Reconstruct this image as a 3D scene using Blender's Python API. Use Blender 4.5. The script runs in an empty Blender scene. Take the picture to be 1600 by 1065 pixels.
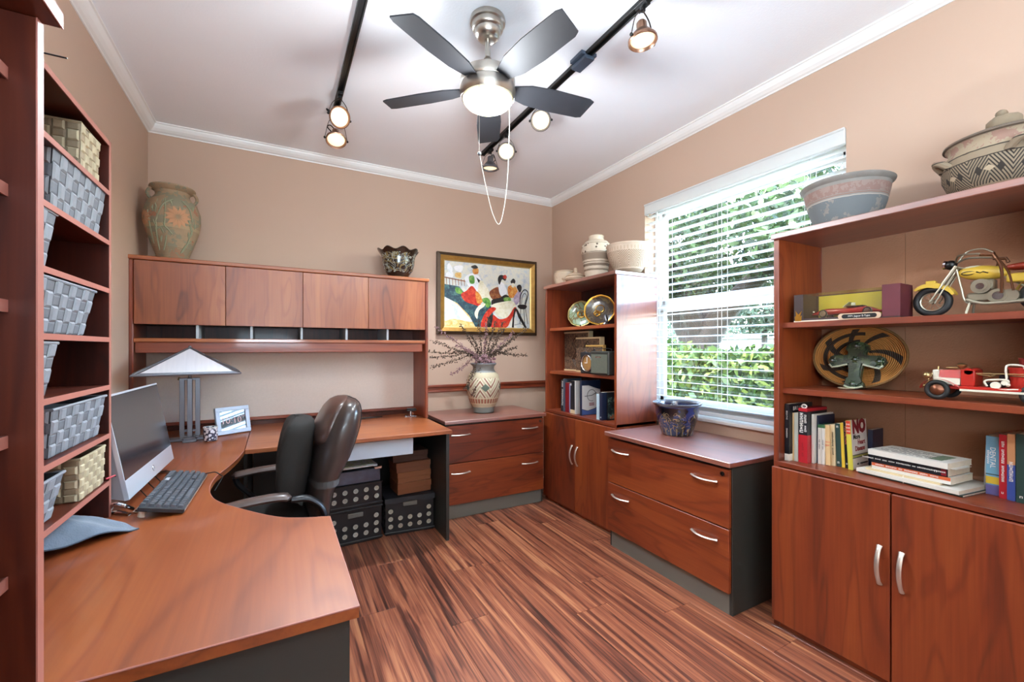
import bpy, math, random
from mathutils import Vector, Matrix
R = math.radians
PI = math.pi
random.seed(7)
scene = bpy.context.scene
COL = scene.collection

# ------------------------------------------------------------------ camera
cam = bpy.data.cameras.new('camera')
cam.sensor_fit = 'HORIZONTAL'; cam.sensor_width = 36.0
cam.lens = 675.44 / 1600 * 36
cam.shift_x = 0.00135; cam.shift_y = 0.00693
cam.clip_start = 0.02; cam.clip_end = 500
camo = bpy.data.objects.new('camera', cam); COL.objects.link(camo)
camo.location = (0, 0, 1.31); camo.rotation_euler = (R(90), 0, R(-28.374))
scene.camera = camo

# ------------------------------------------------------------------ world, sun, large area light, exposure
world = bpy.data.worlds.new('world'); scene.world = world; world.use_nodes = True
wnt = world.node_tree
bg = wnt.nodes['Background']
sky = wnt.nodes.new('ShaderNodeTexSky'); sky.sky_type = 'NISHITA'
sky.sun_disc = False; sky.sun_elevation = R(58); sky.sun_rotation = R(250); sky.air_density = 1.0; sky.dust_density = 2.0
wnt.links.new(sky.outputs[0], bg.inputs[0]); bg.inputs[1].default_value = 7.2

def lamp(name, kind, loc, energy, color=(1, 1, 1), aim=None, **kw):
    l = bpy.data.lights.new(name, kind); l.energy = energy; l.color = color
    for k, v in kw.items(): setattr(l, k, v)
    o = bpy.data.objects.new(name, l); COL.objects.link(o); o.location = loc
    if aim is not None:
        o.rotation_euler = (Vector(aim) - Vector(loc)).to_track_quat('-Z', 'Y').to_euler()
    return o
lamp('sun', 'SUN', (9.5, -2, 14), 8.0, (1.0, 0.95, 0.86), aim=(5.5, 3, 0), angle=R(0.6))
# added soft fill light behind the camera, no real source there
lamp('rear_fill', 'AREA', (0.9, -2.9, 1.0), 10, (0.84, 0.93, 1.0), aim=(0.9, 1.6, 2.6), shape='RECTANGLE', size=3.4, size_y=2.1)
lamp('bounce_fill', 'AREA', (-0.25, -1.30, 1.45), 170, (0.66, 0.85, 1.0), aim=(-0.12, -0.95, 2.95), shape='RECTANGLE', size=1.6, size_y=1.0)  # added unseen panel washing the ceiling for bounce light
scene.view_settings.view_transform = 'Standard'
scene.view_settings.look = 'None'
scene.view_settings.gamma = 1.0
scene.view_settings.use_curve_mapping = False
scene.view_settings.exposure = 0.72
scene.cycles.use_denoising = True
scene.cycles.max_bounces = 8; scene.cycles.diffuse_bounces = 5; scene.cycles.glossy_bounces = 4
scene.cycles.transparent_max_bounces = 16
scene.cycles.sample_clamp_indirect = 6.0
scene.cycles.caustics_reflective = False; scene.cycles.caustics_refractive = False

# ------------------------------------------------------------------ mesh helper
class MB:
    def __init__(s): s.v = []; s.f = []; s.m = []; s.sm = []; s.mi = 0
    def mat(s, i): s.mi = i; return s
    def add(s, vs, fs, smooth=False):
        b = len(s.v); s.v += [tuple(p) for p in vs]
        for f in fs: s.f.append(tuple(b + i for i in f)); s.m.append(s.mi); s.sm.append(smooth)
        return s
    def box(s, x0, x1, y0, y1, z0, z1, c=0.0):
        if x0 > x1: x0, x1 = x1, x0
        if y0 > y1: y0, y1 = y1, y0
        if z0 > z1: z0, z1 = z1, z0
        c = min(c, (x1 - x0) * .45, (y1 - y0) * .45, (z1 - z0) * .45)
        if c <= 0:
            vs = [(x, y, z) for z in (z0, z1) for y in (y0, y1) for x in (x0, x1)]
            return s.add(vs, [(0, 2, 3, 1), (4, 5, 7, 6), (0, 1, 5, 4), (2, 6, 7, 3), (0, 4, 6, 2), (1, 3, 7, 5)])
        lo = (x0, y0, z0); hi = (x1, y1, z1); vs = []; idx = {}
        for a in (0, 1):
            for b in (0, 1):
                for d in (0, 1):
                    sg = (a, b, d)
                    for ax in range(3):
                        p = []
                        for k in range(3):
                            e = hi[k] if sg[k] else lo[k]
                            if k != ax: e += -c if sg[k] else c
                            p.append(e)
                        idx[(a, b, d, ax)] = len(vs); vs.append(tuple(p))
        fs = []
        def q(*ks): fs.append(tuple(idx[k] for k in ks))
        for ax in range(3):
            o1, o2 = [(1, 2), (2, 0), (0, 1)][ax]
            for sd in (0, 1):
                ring = []
                for (p, r) in ((0, 0), (1, 0), (1, 1), (0, 1)):
                    g = [0, 0, 0]; g[ax] = sd; g[o1] = p; g[o2] = r; ring.append((g[0], g[1], g[2], ax))
                if sd == 0: ring.reverse()
                q(*ring)
        for ax in range(3):
            o1, o2 = [(1, 2), (2, 0), (0, 1)][ax]
            for p in (0, 1):
                for r in (0, 1):
                    g0 = [0, 0, 0]; g0[o1] = p; g0[o2] = r; g1 = list(g0); g1[ax] = 1
                    k = [(*g0, o1), (*g1, o1), (*g1, o2), (*g0, o2)]
                    if (p + r) % 2 == 0: k.reverse()
                    q(*k)
        for a in (0, 1):
            for b in (0, 1):
                for d in (0, 1):
                    k = [(a, b, d, 0), (a, b, d, 1), (a, b, d, 2)]
                    if (a + b + d) % 2 == 0: k.reverse()
                    q(*k)
        return s.add(vs, fs)
    def hexa(s, b4, t4):   # bottom 4 (ccw from above) and top 4 points
        return s.add(list(b4) + list(t4), [(3, 2, 1, 0), (4, 5, 6, 7), (0, 1, 5, 4), (1, 2, 6, 5), (2, 3, 7, 6), (3, 0, 4, 7)])
    def lathe(s, prof, n=32, c=(0, 0, 0), fn=None, cap0=True, cap1=True, M=None):
        vs = []
        for (r, z) in prof:
            for i in range(n):
                a = 2 * PI * i / n
                rr, zz = (r, z) if fn is None else fn(r, z, a)
                p = Vector((rr * math.cos(a), rr * math.sin(a), zz))
                if M is not None: p = M @ p
                vs.append((p[0] + c[0], p[1] + c[1], p[2] + c[2]))
        fs = []
        for j in range(len(prof) - 1):
            for i in range(n):
                k = (i + 1) % n
                fs.append((j * n + i, j * n + k, (j + 1) * n + k, (j + 1) * n + i))
        if cap0: fs.append(tuple(reversed(range(n))))
        if cap1: fs.append(tuple((len(prof) - 1) * n + i for i in range(n)))
        return s.add(vs, fs, True)
    def cyl(s, p0, p1, r0, r1=None, n=16):
        r1 = r0 if r1 is None else r1
        p0, p1 = Vector(p0), Vector(p1); L = (p1 - p0).length
        if L < 1e-9: return s
        M = (p1 - p0).to_track_quat('Z', 'Y').to_matrix()
        return s.lathe([(r0, 0), (r1, L)], n, p0, M=M)
    def tube(s, pts, r, n=8, closed=False, sy=1.0):
        pts = [Vector(p) for p in pts]; N = len(pts); vs = []; up = Vector((0, 0, 1)); prev = None
        for i, p in enumerate(pts):
            if closed: t = pts[(i + 1) % N] - pts[i - 1]
            else: t = pts[min(i + 1, N - 1)] - pts[max(i - 1, 0)]
            t.normalize()
            if prev is None:
                a = t.cross(up)
                if a.length < .05: a = t.cross(Vector((1, 0, 0)))
            else:
                a = prev - t * prev.dot(t)
                if a.length < 1e-4: a = t.cross(up)
            a.normalize(); prev = a; b = t.cross(a)
            rr = r[i] if isinstance(r, (list, tuple)) else r
            for k in range(n):
                g = 2 * PI * k / n
                vs.append(p + a * (rr * math.cos(g)) + b * (rr * sy * math.sin(g)))
        fs = []
        for i in range(N if closed else N - 1):
            j = (i + 1) % N
            for k in range(n):
                l = (k + 1) % n
                fs.append((i * n + k, i * n + l, j * n + l, j * n + k))
        if not closed:
            fs.append(tuple(reversed(range(n)))); fs.append(tuple((N - 1) * n + k for k in range(n)))
        return s.add(vs, fs, True)
    def ell(s, c, rx, ry=None, rz=None, n=16, m=10, M=None):
        ry = rx if ry is None else ry; rz = rx if rz is None else rz
        vs = []; fs = []
        for j in range(m + 1):
            t = PI * j / m
            for i in range(n):
                a = 2 * PI * i / n
                p = Vector((rx * math.sin(t) * math.cos(a), ry * math.sin(t) * math.sin(a), -rz * math.cos(t)))
                if M is not None: p = M @ p
                vs.append((p[0] + c[0], p[1] + c[1], p[2] + c[2]))
        for j in range(m):
            for i in range(n):
                k = (i + 1) % n
                fs.append((j * n + i, j * n + k, (j + 1) * n + k, (j + 1) * n + i))
        return s.add(vs, fs, True)
    def prism(s, poly, z0, z1, M=None, smooth=False):   # ccw polygon in xy
        n = len(poly)
        vs = [(x, y, z0) for x, y in poly] + [(x, y, z1) for x, y in poly]
        if M is not None: vs = [M @ Vector(p) for p in vs]
        fs = [tuple(reversed(range(n))), tuple(range(n, 2 * n))]
        s.add(vs, fs)
        b = len(s.v) - 2 * n
        for i in range(n):
            j = (i + 1) % n
            s.f.append((b + i, b + j, b + n + j, b + n + i)); s.m.append(s.mi); s.sm.append(smooth)
        return s
    def grid(s, fn, nu, nv, smooth=True, cu=False):
        vs = [fn(i / (nu if cu else nu - 1), j / (nv - 1)) for j in range(nv) for i in range(nu)]
        fs = []
        for j in range(nv - 1):
            for i in range(nu if cu else nu - 1):
                k = (i + 1) % nu
                fs.append((j * nu + i, j * nu + k, (j + 1) * nu + k, (j + 1) * nu + i))
        return s.add(vs, fs, smooth)
    def build(s, name, mats, parent=None, label=None, kind=None, M=None):
        me = bpy.data.meshes.new(name)
        vs = s.v if M is None else [M @ Vector(p) for p in s.v]
        me.from_pydata([tuple(p) for p in vs], [], s.f)
        if not isinstance(mats, (list, tuple)): mats = [mats]
        for m in mats: me.materials.append(m)
        me.polygons.foreach_set('material_index', s.m)
        me.polygons.foreach_set('use_smooth', s.sm)
        me.update()
        if any(s.sm) and hasattr(me, 'set_sharp_from_angle'):
            me.set_sharp_from_angle(angle=R(42))
        o = bpy.data.objects.new(name, me); COL.objects.link(o)
        if parent is not None: o.parent = parent
        if label: o['label'] = label
        if kind: o['kind'] = kind
        return o

def thing(name, label, cat, loc=(0, 0, 0), rz=0.0, group=None, rot=None):
    o = bpy.data.objects.new(name, None); COL.objects.link(o)
    o.empty_display_size = .05
    o.location = loc; o.rotation_euler = rot if rot is not None else (0, 0, R(rz))
    o['label'] = label; o['category'] = cat
    if group: o['group'] = group
    return o
def tag(o, label, cat, group=None):
    o['label'] = label; o['category'] = cat
    if group: o['group'] = group
    return o
def copy_tree(o, parent=None):
    c = o.copy(); COL.objects.link(c)
    if parent is not None: c.parent = parent
    for ch in list(o.children): copy_tree(ch, c)
    return c
def dup(o, loc, rz=None, label=None, group=None):
    c = copy_tree(o); c.location = loc
    if rz is not None: c.rotation_euler = (0, 0, R(rz))
    if label: c['label'] = label
    if group: c['group'] = group
    return c
def empty_part(name, parent, loc=(0, 0, 0), rot=(0, 0, 0)):
    o = bpy.data.objects.new(name, None); COL.objects.link(o); o.parent = parent
    o.location = loc; o.rotation_euler = rot; o.empty_display_size = .02
    return o
def struct(o): o['kind'] = 'structure'; return o
def frame(loc, xd, yd):
    xd = Vector(xd).normalized(); yd = Vector(yd); yd = (yd - xd * yd.dot(xd)).normalized(); zd = xd.cross(yd)
    M = Matrix((xd, yd, zd)).transposed().to_4x4(); M.translation = Vector(loc); return M
def text(s, size, m, parent, loc, xd, yd, name='lettering', ext=.0002, align='CENTER', sx=1.0, bold=0.0):
    if '#' in s:      # lettering too small to read in the photograph: plain letter-sized strokes
        rr = random.Random(len(s) + int(size * 1e5)); m_ = MB(); x = -.36 * size * len(s) if align == 'CENTER' else 0
        for ch in s:
            if ch == '#':
                hh = size * rr.choice([.34, .34, .26]); k = rr.randrange(3); M_ = frame(loc, xd, yd)
                m_.box(x, x + .16 * size, -hh, hh, 0, ext * 2); m_.box(x + .38 * size, x + .54 * size, -hh, hh, 0, ext * 2)
                m_.box(x, x + .54 * size, (-hh, hh - .14 * size, -.07 * size)[k], (-hh + .14 * size, hh, .07 * size)[k], 0, ext * 2.5)
            x += .72 * size
        return m_.build(name, m, parent, M=frame(loc, xd, yd))
    cu = bpy.data.curves.new('t', 'FONT'); cu.body = s; cu.size = size; cu.extrude = ext; cu.offset = bold
    cu.align_x = align; cu.align_y = 'CENTER'; cu.resolution_u = 2
    o = bpy.data.objects.new('t', cu); COL.objects.link(o)
    dg = bpy.context.evaluated_depsgraph_get()
    me = bpy.data.meshes.new_from_object(o.evaluated_get(dg))
    bpy.data.objects.remove(o); bpy.data.curves.remove(cu)
    M = frame(loc, xd, yd) @ Matrix.Diagonal((sx, 1, 1, 1))
    me.transform(M); me.materials.clear(); me.materials.append(m); me.name = name
    r = bpy.data.objects.new(name, me); COL.objects.link(r)
    if parent is not None: r.parent = parent
    return r
def arc(n, f): return [f(i / (n - 1)) for i in range(n)]
def bez(pts, n=24):     # Catmull-Rom through points
    P = [Vector(p) for p in pts]; P = [2 * P[0] - P[1]] + P + [2 * P[-1] - P[-2]]
    out = []; k = len(P) - 3
    for i in range(k):
        for j in range(n // k + (1 if i == k - 1 else 0)):
            t = j / (n // k)
            a, b, c, d = P[i:i + 4]
            out.append(.5 * ((2 * b) + (c - a) * t + (2 * a - 5 * b + 4 * c - d) * t * t + (3 * b - a - 3 * c + d) * t ** 3))
    return out

# ------------------------------------------------------------------ materials
def lin(h):
    if not isinstance(h, str): return tuple(h) + ((1,) if len(h) == 3 else ())
    h = h.lstrip('#'); c = [int(h[i:i + 2], 16) / 255 for i in (0, 2, 4)]
    return tuple(x / 12.92 if x <= .04045 else ((x + .055) / 1.055) ** 2.4 for x in c) + (1,)
class NT:
    def __init__(s, name):
        s.m = bpy.data.materials.new(name); s.m.use_nodes = True; s.t = s.m.node_tree; s.b = s.t.nodes['Principled BSDF']
        s.co = None
    def n(s, ty, **kw):
        x = s.t.nodes.new('ShaderNode' + ty)
        for k, v in kw.items(): setattr(x, k, v)
        return x
    def l(s, a, b): s.t.links.new(a, b)
    def setin(s, inp, v):
        if hasattr(v, 'is_output') or isinstance(v, bpy.types.NodeSocket): s.l(v, inp)
        else: inp.default_value = v
    def obj(s):
        if s.co is None: s.co = s.n('TexCoord').outputs['Object']
        return s.co
    def math(s, op, a, b=None, c=None):
        x = s.n('Math', operation=op); s.setin(x.inputs[0], a)
        if b is not None: s.setin(x.inputs[1], b)
        if c is not None: s.setin(x.inputs[2], c)
        return x.outputs[0]
    def mix(s, f, a, b, bt='MIX'):
        x = s.n('Mix', data_type='RGBA', blend_type=bt)
        s.setin(x.inputs[0], f); s.setin(x.inputs[6], a); s.setin(x.inputs[7], b)
        return x.outputs[2]
    def noise(s, vec, scale, detail=2, rough=.5, dist=0.0):
        x = s.n('TexNoise'); s.setin(x.inputs['Vector'], vec)
        x.inputs['Scale'].default_value = scale; x.inputs['Detail'].default_value = detail
        x.inputs['Roughness'].default_value = rough; x.inputs['Distortion'].default_value = dist
        return x.outputs['Fac']
    def mapping(s, vec, sc=(1, 1, 1), loc=(0, 0, 0), rot=(0, 0, 0)):
        x = s.n('Mapping'); s.setin(x.inputs['Vector'], vec)
        x.inputs['Scale'].default_value = sc; x.inputs['Location'].default_value = loc; x.inputs['Rotation'].default_value = rot
        return x.outputs[0]
    def ramp(s, f, stops, mode='LINEAR'):
        x = s.n('ValToRGB'); s.setin(x.inputs[0], f); e = x.color_ramp.elements; x.color_ramp.interpolation = mode
        while len(e) < len(stops): e.new(.5)
        for k, (p, c) in enumerate(stops): e[k].position = p; e[k].color = lin(c)
        return x.outputs[0]
    def bump(s, h, strength=.3, dist=.002):
        x = s.n('Bump'); x.inputs['Strength'].default_value = strength; x.inputs['Distance'].default_value = dist
        s.l(h, x.inputs['Height']); s.l(x.outputs[0], s.b.inputs['Normal'])
    def done(s, col=None, rough=.5, metal=0.0, coat=0.0, spec=.5, sheen=0.0, coat_r=.1):
        b = s.b
        if col is not None: s.setin(b.inputs['Base Color'], lin(col) if isinstance(col, str) else col)
        s.setin(b.inputs['Roughness'], rough); b.inputs['Metallic'].default_value = metal
        b.inputs['Coat Weight'].default_value = coat; b.inputs['Coat Roughness'].default_value = coat_r
        b.inputs['Specular IOR Level'].default_value = spec; b.inputs['Sheen Weight'].default_value = sheen
        return s.m
def scale_hex(h, k): c = lin(h); return tuple(min(1, x * k) for x in c[:3]) + (1,)
def simple(name, h, rough=.5, metal=0.0, var=.08, vs=9.0, bump=None, coat=0.0, spec=.5, sheen=0.0):
    t = NT(name)
    f = t.noise(t.obj(), vs, 3)
    c = t.mix(f, scale_hex(h, 1 - var * 2), scale_hex(h, 1 + var * 2))
    if bump: t.bump(t.noise(t.obj(), bump[0], 3), bump[1], bump[2] if len(bump) > 2 else .001)
    return t.done(c, rough, metal, coat, spec, sheen)
def emissive(name, h, strength):
    t = NT(name); t.b.inputs['Emission Color'].default_value = lin(h); t.b.inputs['Emission Strength'].default_value = strength
    f = t.noise(t.obj(), 20, 1)
    return t.done(t.mix(f, lin(h), scale_hex(h, .95)), .4)
def wood(name, axis, dark, mid, light, rough=.43, coat=.14, sc=1.0, contrast=1.0, spec=.75):
    t = NT(name)
    rnd = t.n('ObjectInfo').outputs['Random']
    off = t.n('CombineXYZ'); t.setin(off.inputs[0], t.math('MULTIPLY', rnd, 37.0)); t.setin(off.inputs[1], t.math('MULTIPLY', rnd, 71.0)); t.setin(off.inputs[2], t.math('MULTIPLY', rnd, 53.0))
    va = t.n('VectorMath', operation='ADD'); t.l(t.obj(), va.inputs[0]); t.l(off.outputs[0], va.inputs[1])
    k = 'xyz'.index(axis)
    def sv(cross, along):
        v = [cross * sc] * 3; v[k] = along * sc; return tuple(v)
    big = t.noise(t.mapping(va.outputs[0], sv(3.6, .62)), 1.0, 3, .5, .6)
    fine = t.noise(t.mapping(va.outputs[0], sv(90, 2.2)), 1.0, 2, .6)
    rings = t.math('SINE', t.math('MULTIPLY', big, 62.0))
    rings = t.math('POWER', t.math('MULTIPLY_ADD', rings, .5, .5), 7.0)
    f = t.math('ADD', t.math('MULTIPLY', big, .95), t.math('MULTIPLY', fine, .28))
    f = t.math('SUBTRACT', f, t.math('MULTIPLY', rings, .13 * contrast))
    c = t.ramp(f, [(.28, dark), (.56, mid), (.84, light)])
    return t.done(c, rough, 0, coat, spec, coat_r=.07)
CH = ('#4a180a', '#7a3012', '#98481d')
cherry_x = wood('cherry_grain_x', 'x', *CH); cherry_y = wood('cherry_grain_y', 'y', *CH); cherry_z = wood('cherry_grain_z', 'z', *CH)
DCH = ('#2c0e07', '#48190c', '#602812')  # dark cherry deepened further; shade on the left shelving put into the colour
dark_z = wood('dark_cherry_shaded_z', 'z', *DCH, rough=.40, coat=.06, spec=.35); dark_y = wood('dark_cherry_shaded_y', 'y', *DCH, rough=.40, coat=.06, spec=.35)
cherry_top = wood('cherry_top_panel', 'x', *CH, rough=.50, coat=1.0); cherry_top.node_tree.nodes['Principled BSDF'].inputs['Coat Roughness'].default_value = .46; cherry_top.node_tree.nodes['Principled BSDF'].inputs['Coat IOR'].default_value = 2.5; cherry_top.node_tree.nodes['Principled BSDF'].inputs['Specular IOR Level'].default_value = 1.0
hutch_lit_z = wood('cherry_hutch_door_lit', 'z', '#652a11', '#92491f', '#ac6331', rough=.40, coat=.2, spec=.8)  # lighter copy of the cherry; lamp light on the doors put into the colour
edge_band = simple('cherry_edge_band', '#a5675a', .5, var=.05)
desk_top_m = wood('cherry_desk_top', 'y', '#662b10', '#8c441b', '#a45c28', rough=.42, coat=.3, spec=.65, sc=.7, contrast=.9)
desk_top_x = wood('cherry_desk_top_x', 'x', '#6c2f13', '#944a20', '#ac6330', rough=.42, coat=.4, spec=.65, sc=.8)

def rosewood(name):
    t = NT(name)
    rnd = t.n('ObjectInfo').outputs['Random']
    off = t.n('CombineXYZ'); t.setin(off.inputs[0], t.math('MULTIPLY', rnd, 91.0)); t.setin(off.inputs[1], t.math('MULTIPLY', rnd, 57.0))
    va = t.n('VectorMath', operation='ADD'); t.l(t.obj(), va.inputs[0]); t.l(off.outputs[0], va.inputs[1])
    a = t.noise(t.mapping(va.outputs[0], (10, .42, 1)), 1.0, 4, .58, .9)
    b = t.noise(t.mapping(va.outputs[0], (44, .62, 1)), 1.0, 4, .66, .4)
    g = t.noise(t.mapping(va.outputs[0], (210, 2, 1)), 1.0, 2, .6)
    rings = t.math('SINE', t.math('MULTIPLY', a, 34.0))
    f = t.math('ADD', t.math('MULTIPLY', a, .45), t.math('MULTIPLY', b, .55))
    f = t.math('ADD', f, t.math('MULTIPLY', rings, .045))
    f = t.math('ADD', f, t.math('MULTIPLY', t.math('SUBTRACT', g, .5), .16))
    c = t.ramp(f, [(.34, '#331c16'), (.42, '#583025'), (.50, '#844b36'), (.58, '#a06447'), (.68, '#bc835a')])
    t.bump(f, .12, .0006)
    return t.done(c, .30, 0, .12, .5, coat_r=.15)
floor_m = rosewood('rosewood_laminate')
subfloor_m = simple('plank_joint_filler', '#a06a4c', .6)
wall_m = simple('mocha_wall_paint', '#bfa28d', .62, var=.015, vs=2.0, bump=(260, .10, .0008))
ceil_m = simple('white_textured_ceiling', '#f3f5f7', .8, var=.01, vs=3.0, bump=(110, .35, .002))
trim_m = simple('white_gloss_trim', '#eceae6', .35, var=.01)
hall_m = simple('hall_paint', '#d8d0c6', .7, var=.02)
slate_m = simple('slate_laminate', '#33332f', .45, var=.03, vs=4)
slate_lt = simple('light_grey_laminate', '#b9bcc0', .45, var=.02, vs=4)
black_pl = simple('black_plastic', '#17171a', .38, var=.06)
blackm = simple('black_metal', '#191817', .35, .3, var=.05)
bronze_blk = simple('dark_bronze_metal', '#38302b', .34, .85, var=.1)
nickel = simple('brushed_nickel', '#b3aca2', .28, 1.0, var=.05, vs=40)
pewter = simple('aged_pewter', '#7d7d80', .34, .9, var=.1)
copper = simple('aged_copper_lamp', '#93705c', .34, .9, var=.1)
chrome = simple('chrome', '#d8d8da', .12, 1.0, var=.02)
satin = simple('satin_handle_metal', '#d8cfc4', .34, .85, var=.04, vs=30)
silver_pl = simple('silver_plastic', '#c9ccd3', .32, .35, var=.02)
silver_side = simple('grey_silver_plastic', '#9ea0a6', .4, .3, var=.02)
white_pl = simple('white_plastic', '#efefec', .4, var=.02)
cream_m = simple('cream_cord', '#e9dfcf', .7)
paper_m = simple('paper_pages', '#ded3bd', .85, var=.06, vs=60)
white_paper = simple('white_paper', '#ebe9e2', .8, var=.03)
gold = simple('gold_leaf', '#b98635', .32, .9, var=.2, vs=30)
# ================================================================== SETTING
XL, XR, YB, ZC, YF = -0.763, 2.486, 3.708, 2.82, -3.2
WY0, WY1, WZ0, WZ1 = 1.097, 2.432, .845, 2.40      # window opening
WT = .20
m = MB().box(XL - .1, XR, YF, YB, -.06, -.0085); floor = struct(m.build('floor', subfloor_m))
PW, PL = .192, 1.215
plank_cache = {}
def plank(x0, x1, y0, y1):
    key = (round(x1 - x0, 3), round(y1 - y0, 3))
    if key not in plank_cache:
        b = MB(); w, l = key
        b.box(0, w - .0005, 0, l - .0011, -.008, 0, .0007)
        plank_cache[key] = b.build('plank', floor_m, floor); o = plank_cache[key]
    else:
        o = plank_cache[key].copy(); COL.objects.link(o); o.parent = floor
    o.location = (x0, y0, 0)
k0 = math.floor((XL - 1.876) / PW)
for k in range(k0, 5):
    x0 = 1.876 + k * PW; x1 = x0 + PW
    x0c, x1c = max(x0, XL), min(x1, XR)
    if x1c - x0c < .02: continue
    off = {0: 1.102, -1: 1.102 + .42, -2: 1.102 - .38, -3: 1.102 + .62, -4: 1.102 + .05}.get(k, 1.102 + (k * .47) % PL)
    y = off - math.ceil((off + .95) / PL) * PL
    while y < YB:
        a, b = max(y, -.95), min(y + PL, YB)
        if b - a > .03: plank(x0c, x1c, a, b)
        y += PL
m = MB().box(XL - .1, XR, YF, -.955, -.0085, -.001); struct(m.build('floor_2', wood('hall_laminate', 'y', *CH)))

m = MB().box(XL - .3, XR + 1.0, YF - .1, YB + .4, ZC, ZC + .3); ceiling = struct(m.build('ceiling', ceil_m))  # slab runs past the right wall as an added eave shading the window
m = MB().box(XL - .15, XL, YF, YB + .15, 0, ZC); struct(m.build('wall_left', wall_m))
m = MB().box(XL, XR + WT, YB, YB + .15, 0, ZC); struct(m.build('wall_back', wall_m))
m = MB()
m.box(XR, XR + WT, YF, WY0, -.2, ZC); m.box(XR, XR + WT, WY1, YB, -.2, ZC)
m.box(XR, XR + WT, WY0, WY1, -.2, WZ0); m.box(XR, XR + WT, WY0, WY1, WZ1, ZC)
struct(m.build('wall_right', wall_m))
m = MB().box(XL, XR, YF - .15, YF, 0, ZC); struct(m.build('wall_front', hall_m))
# crown moulding (stepped cove), three visible runs
prof = [(0, .062), (.006, .062), (.008, .056), (.020, .050), (.034, .036), (.043, .020), (.046, .010), (.054, .008), (.054, 0), (0, 0)]
def crown(n, a, b, nrm):
    a, b, nrm = Vector(a), Vector(b), Vector(nrm)
    m = MB(); vs = []
    for p, s in ((a, 1), (b, -1)):
        d = (b - a).normalized() * s
        for (q, z) in prof: vs.append(p + nrm * q + d * q + Vector((0, 0, -z)))
    N = len(prof); fs = [(i, (i + 1) % N, N + (i + 1) % N, N + i) for i in range(N)] + [tuple(range(N)), tuple(reversed(range(N, 2 * N)))]
    m.add(vs, fs); struct(m.build('trim_%d' % n, trim_m))
crown(1, (XL, -.9, ZC), (XL, YB, ZC), (1, 0, 0))
crown(2, (XL, YB, ZC), (XR, YB, ZC), (0, -1, 0))
crown(3, (XR, YB, ZC), (XR, -.9, ZC), (-1, 0, 0))
# chair rail on the back wall
m = MB().box(XL, XR, YB - .018, YB, .925, .978, .004).box(XL, XR, YB - .026, YB, .958, .984, .005).box(XL, XR, YB - .022, YB, .918, .932, .003)
struct(m.build('trim_4', cherry_x))
# small nail hook sticking out near the tall bookcase
m = MB().cyl((-.372, 1.19, 1.893), (-.41, 1.19, 1.893), .0016, n=6).tube([(-.41, 1.19, 1.893), (-.46, 1.19, 1.893), (-.50, 1.19, 1.897), (-.56, 1.19, 1.90), (-.7615, 1.19, 1.90)], .0016, 6)
tag(m.build('wire_hook', blackm), 'thin dark wire rod jutting from left wall above the shelf towers', 'hook')

# ------------------------------------------------------------------ window
win = empty_part('window_1', None, (XR, (WY0 + WY1) / 2, WZ0)); struct(win)
W2 = (WY1 - WY0) / 2; H = WZ1 - WZ0
FX0, FX1 = .105, .155
def wpart(name, mat_, *boxes):
    m = MB()
    for b in boxes: m.box(*b)
    return m.build(name, mat_, win)
wpart('frame', white_pl, (FX0, FX1 + .03, -W2, -W2 + .05, 0, H, .004), (FX0, FX1 + .03, W2 - .05, W2, 0, H, .004), (FX0, FX1 + .03, -W2 + .05, W2 - .05, H - .05, H, .004), (FX0, FX1 + .03, -W2 + .05, W2 - .05, 0, .05, .004))
mz = 1.628 - WZ0
wpart('upper_sash', white_pl, (FX0 + .03, FX1 + .02, -W2 + .05, W2 - .05, mz - .012, mz + .045, .003), (FX0 + .03, FX1 + .02, -W2 + .05, -W2 + .075, mz, H - .05, .003), (FX0 + .03, FX1 + .02, W2 - .075, W2 - .05, mz, H - .05, .003), (FX0 + .03, FX1 + .02, -W2 + .05, W2 - .05, H - .08, H - .05, .003))
wpart('lower_sash', white_pl, (FX0 + .005, FX0 + .03, -W2 + .05, W2 - .05, mz - .045, mz + .01, .003), (FX0 + .005, FX0 + .03, -W2 + .05, -W2 + .09, .05, mz - .03, .003), (FX0 + .005, FX0 + .03, W2 - .09, W2 - .05, .05, mz - .03, .003), (FX0 + .005, FX0 + .03, -W2 + .05, W2 - .05, .05, .10, .003))
t = NT('window_glass'); out = t.t.nodes['Material Output']
tr = t.n('BsdfTransparent'); gl = t.n('BsdfGlossy'); gl.inputs['Roughness'].default_value = .01; ms = t.n('MixShader'); ms.inputs[0].default_value = .05
nz = t.noise(t.obj(), 3, 1); t.l(t.mix(nz, lin('#fbfdfd'), lin('#f4f8f8')), tr.inputs[0])
t.l(tr.outputs[0], ms.inputs[1]); t.l(gl.outputs[0], ms.inputs[2]); t.l(ms.outputs[0], out.inputs[0])
glass_m = t.m
wpart('pane', glass_m, (FX1 - .015, FX1 - .011, -W2 + .07, W2 - .07, mz + .04, H - .075))
wpart('pane', glass_m, (FX0 + .015, FX0 + .019, -W2 + .085, W2 - .085, .095, mz - .04))
wpart('sill', trim_m, (-.022, FX0, -W2 - .02, W2 + .02, -.012, .012, .004)) if False else None
m = MB().box(XR - .02, XR + FX0, WY0 - .001, WY1 + .001, WZ0 - .018, WZ0 + .002, .003)
struct(m.build('trim_5', simple('marble_sill', '#e4e0da', .3, var=.04)))
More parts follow.
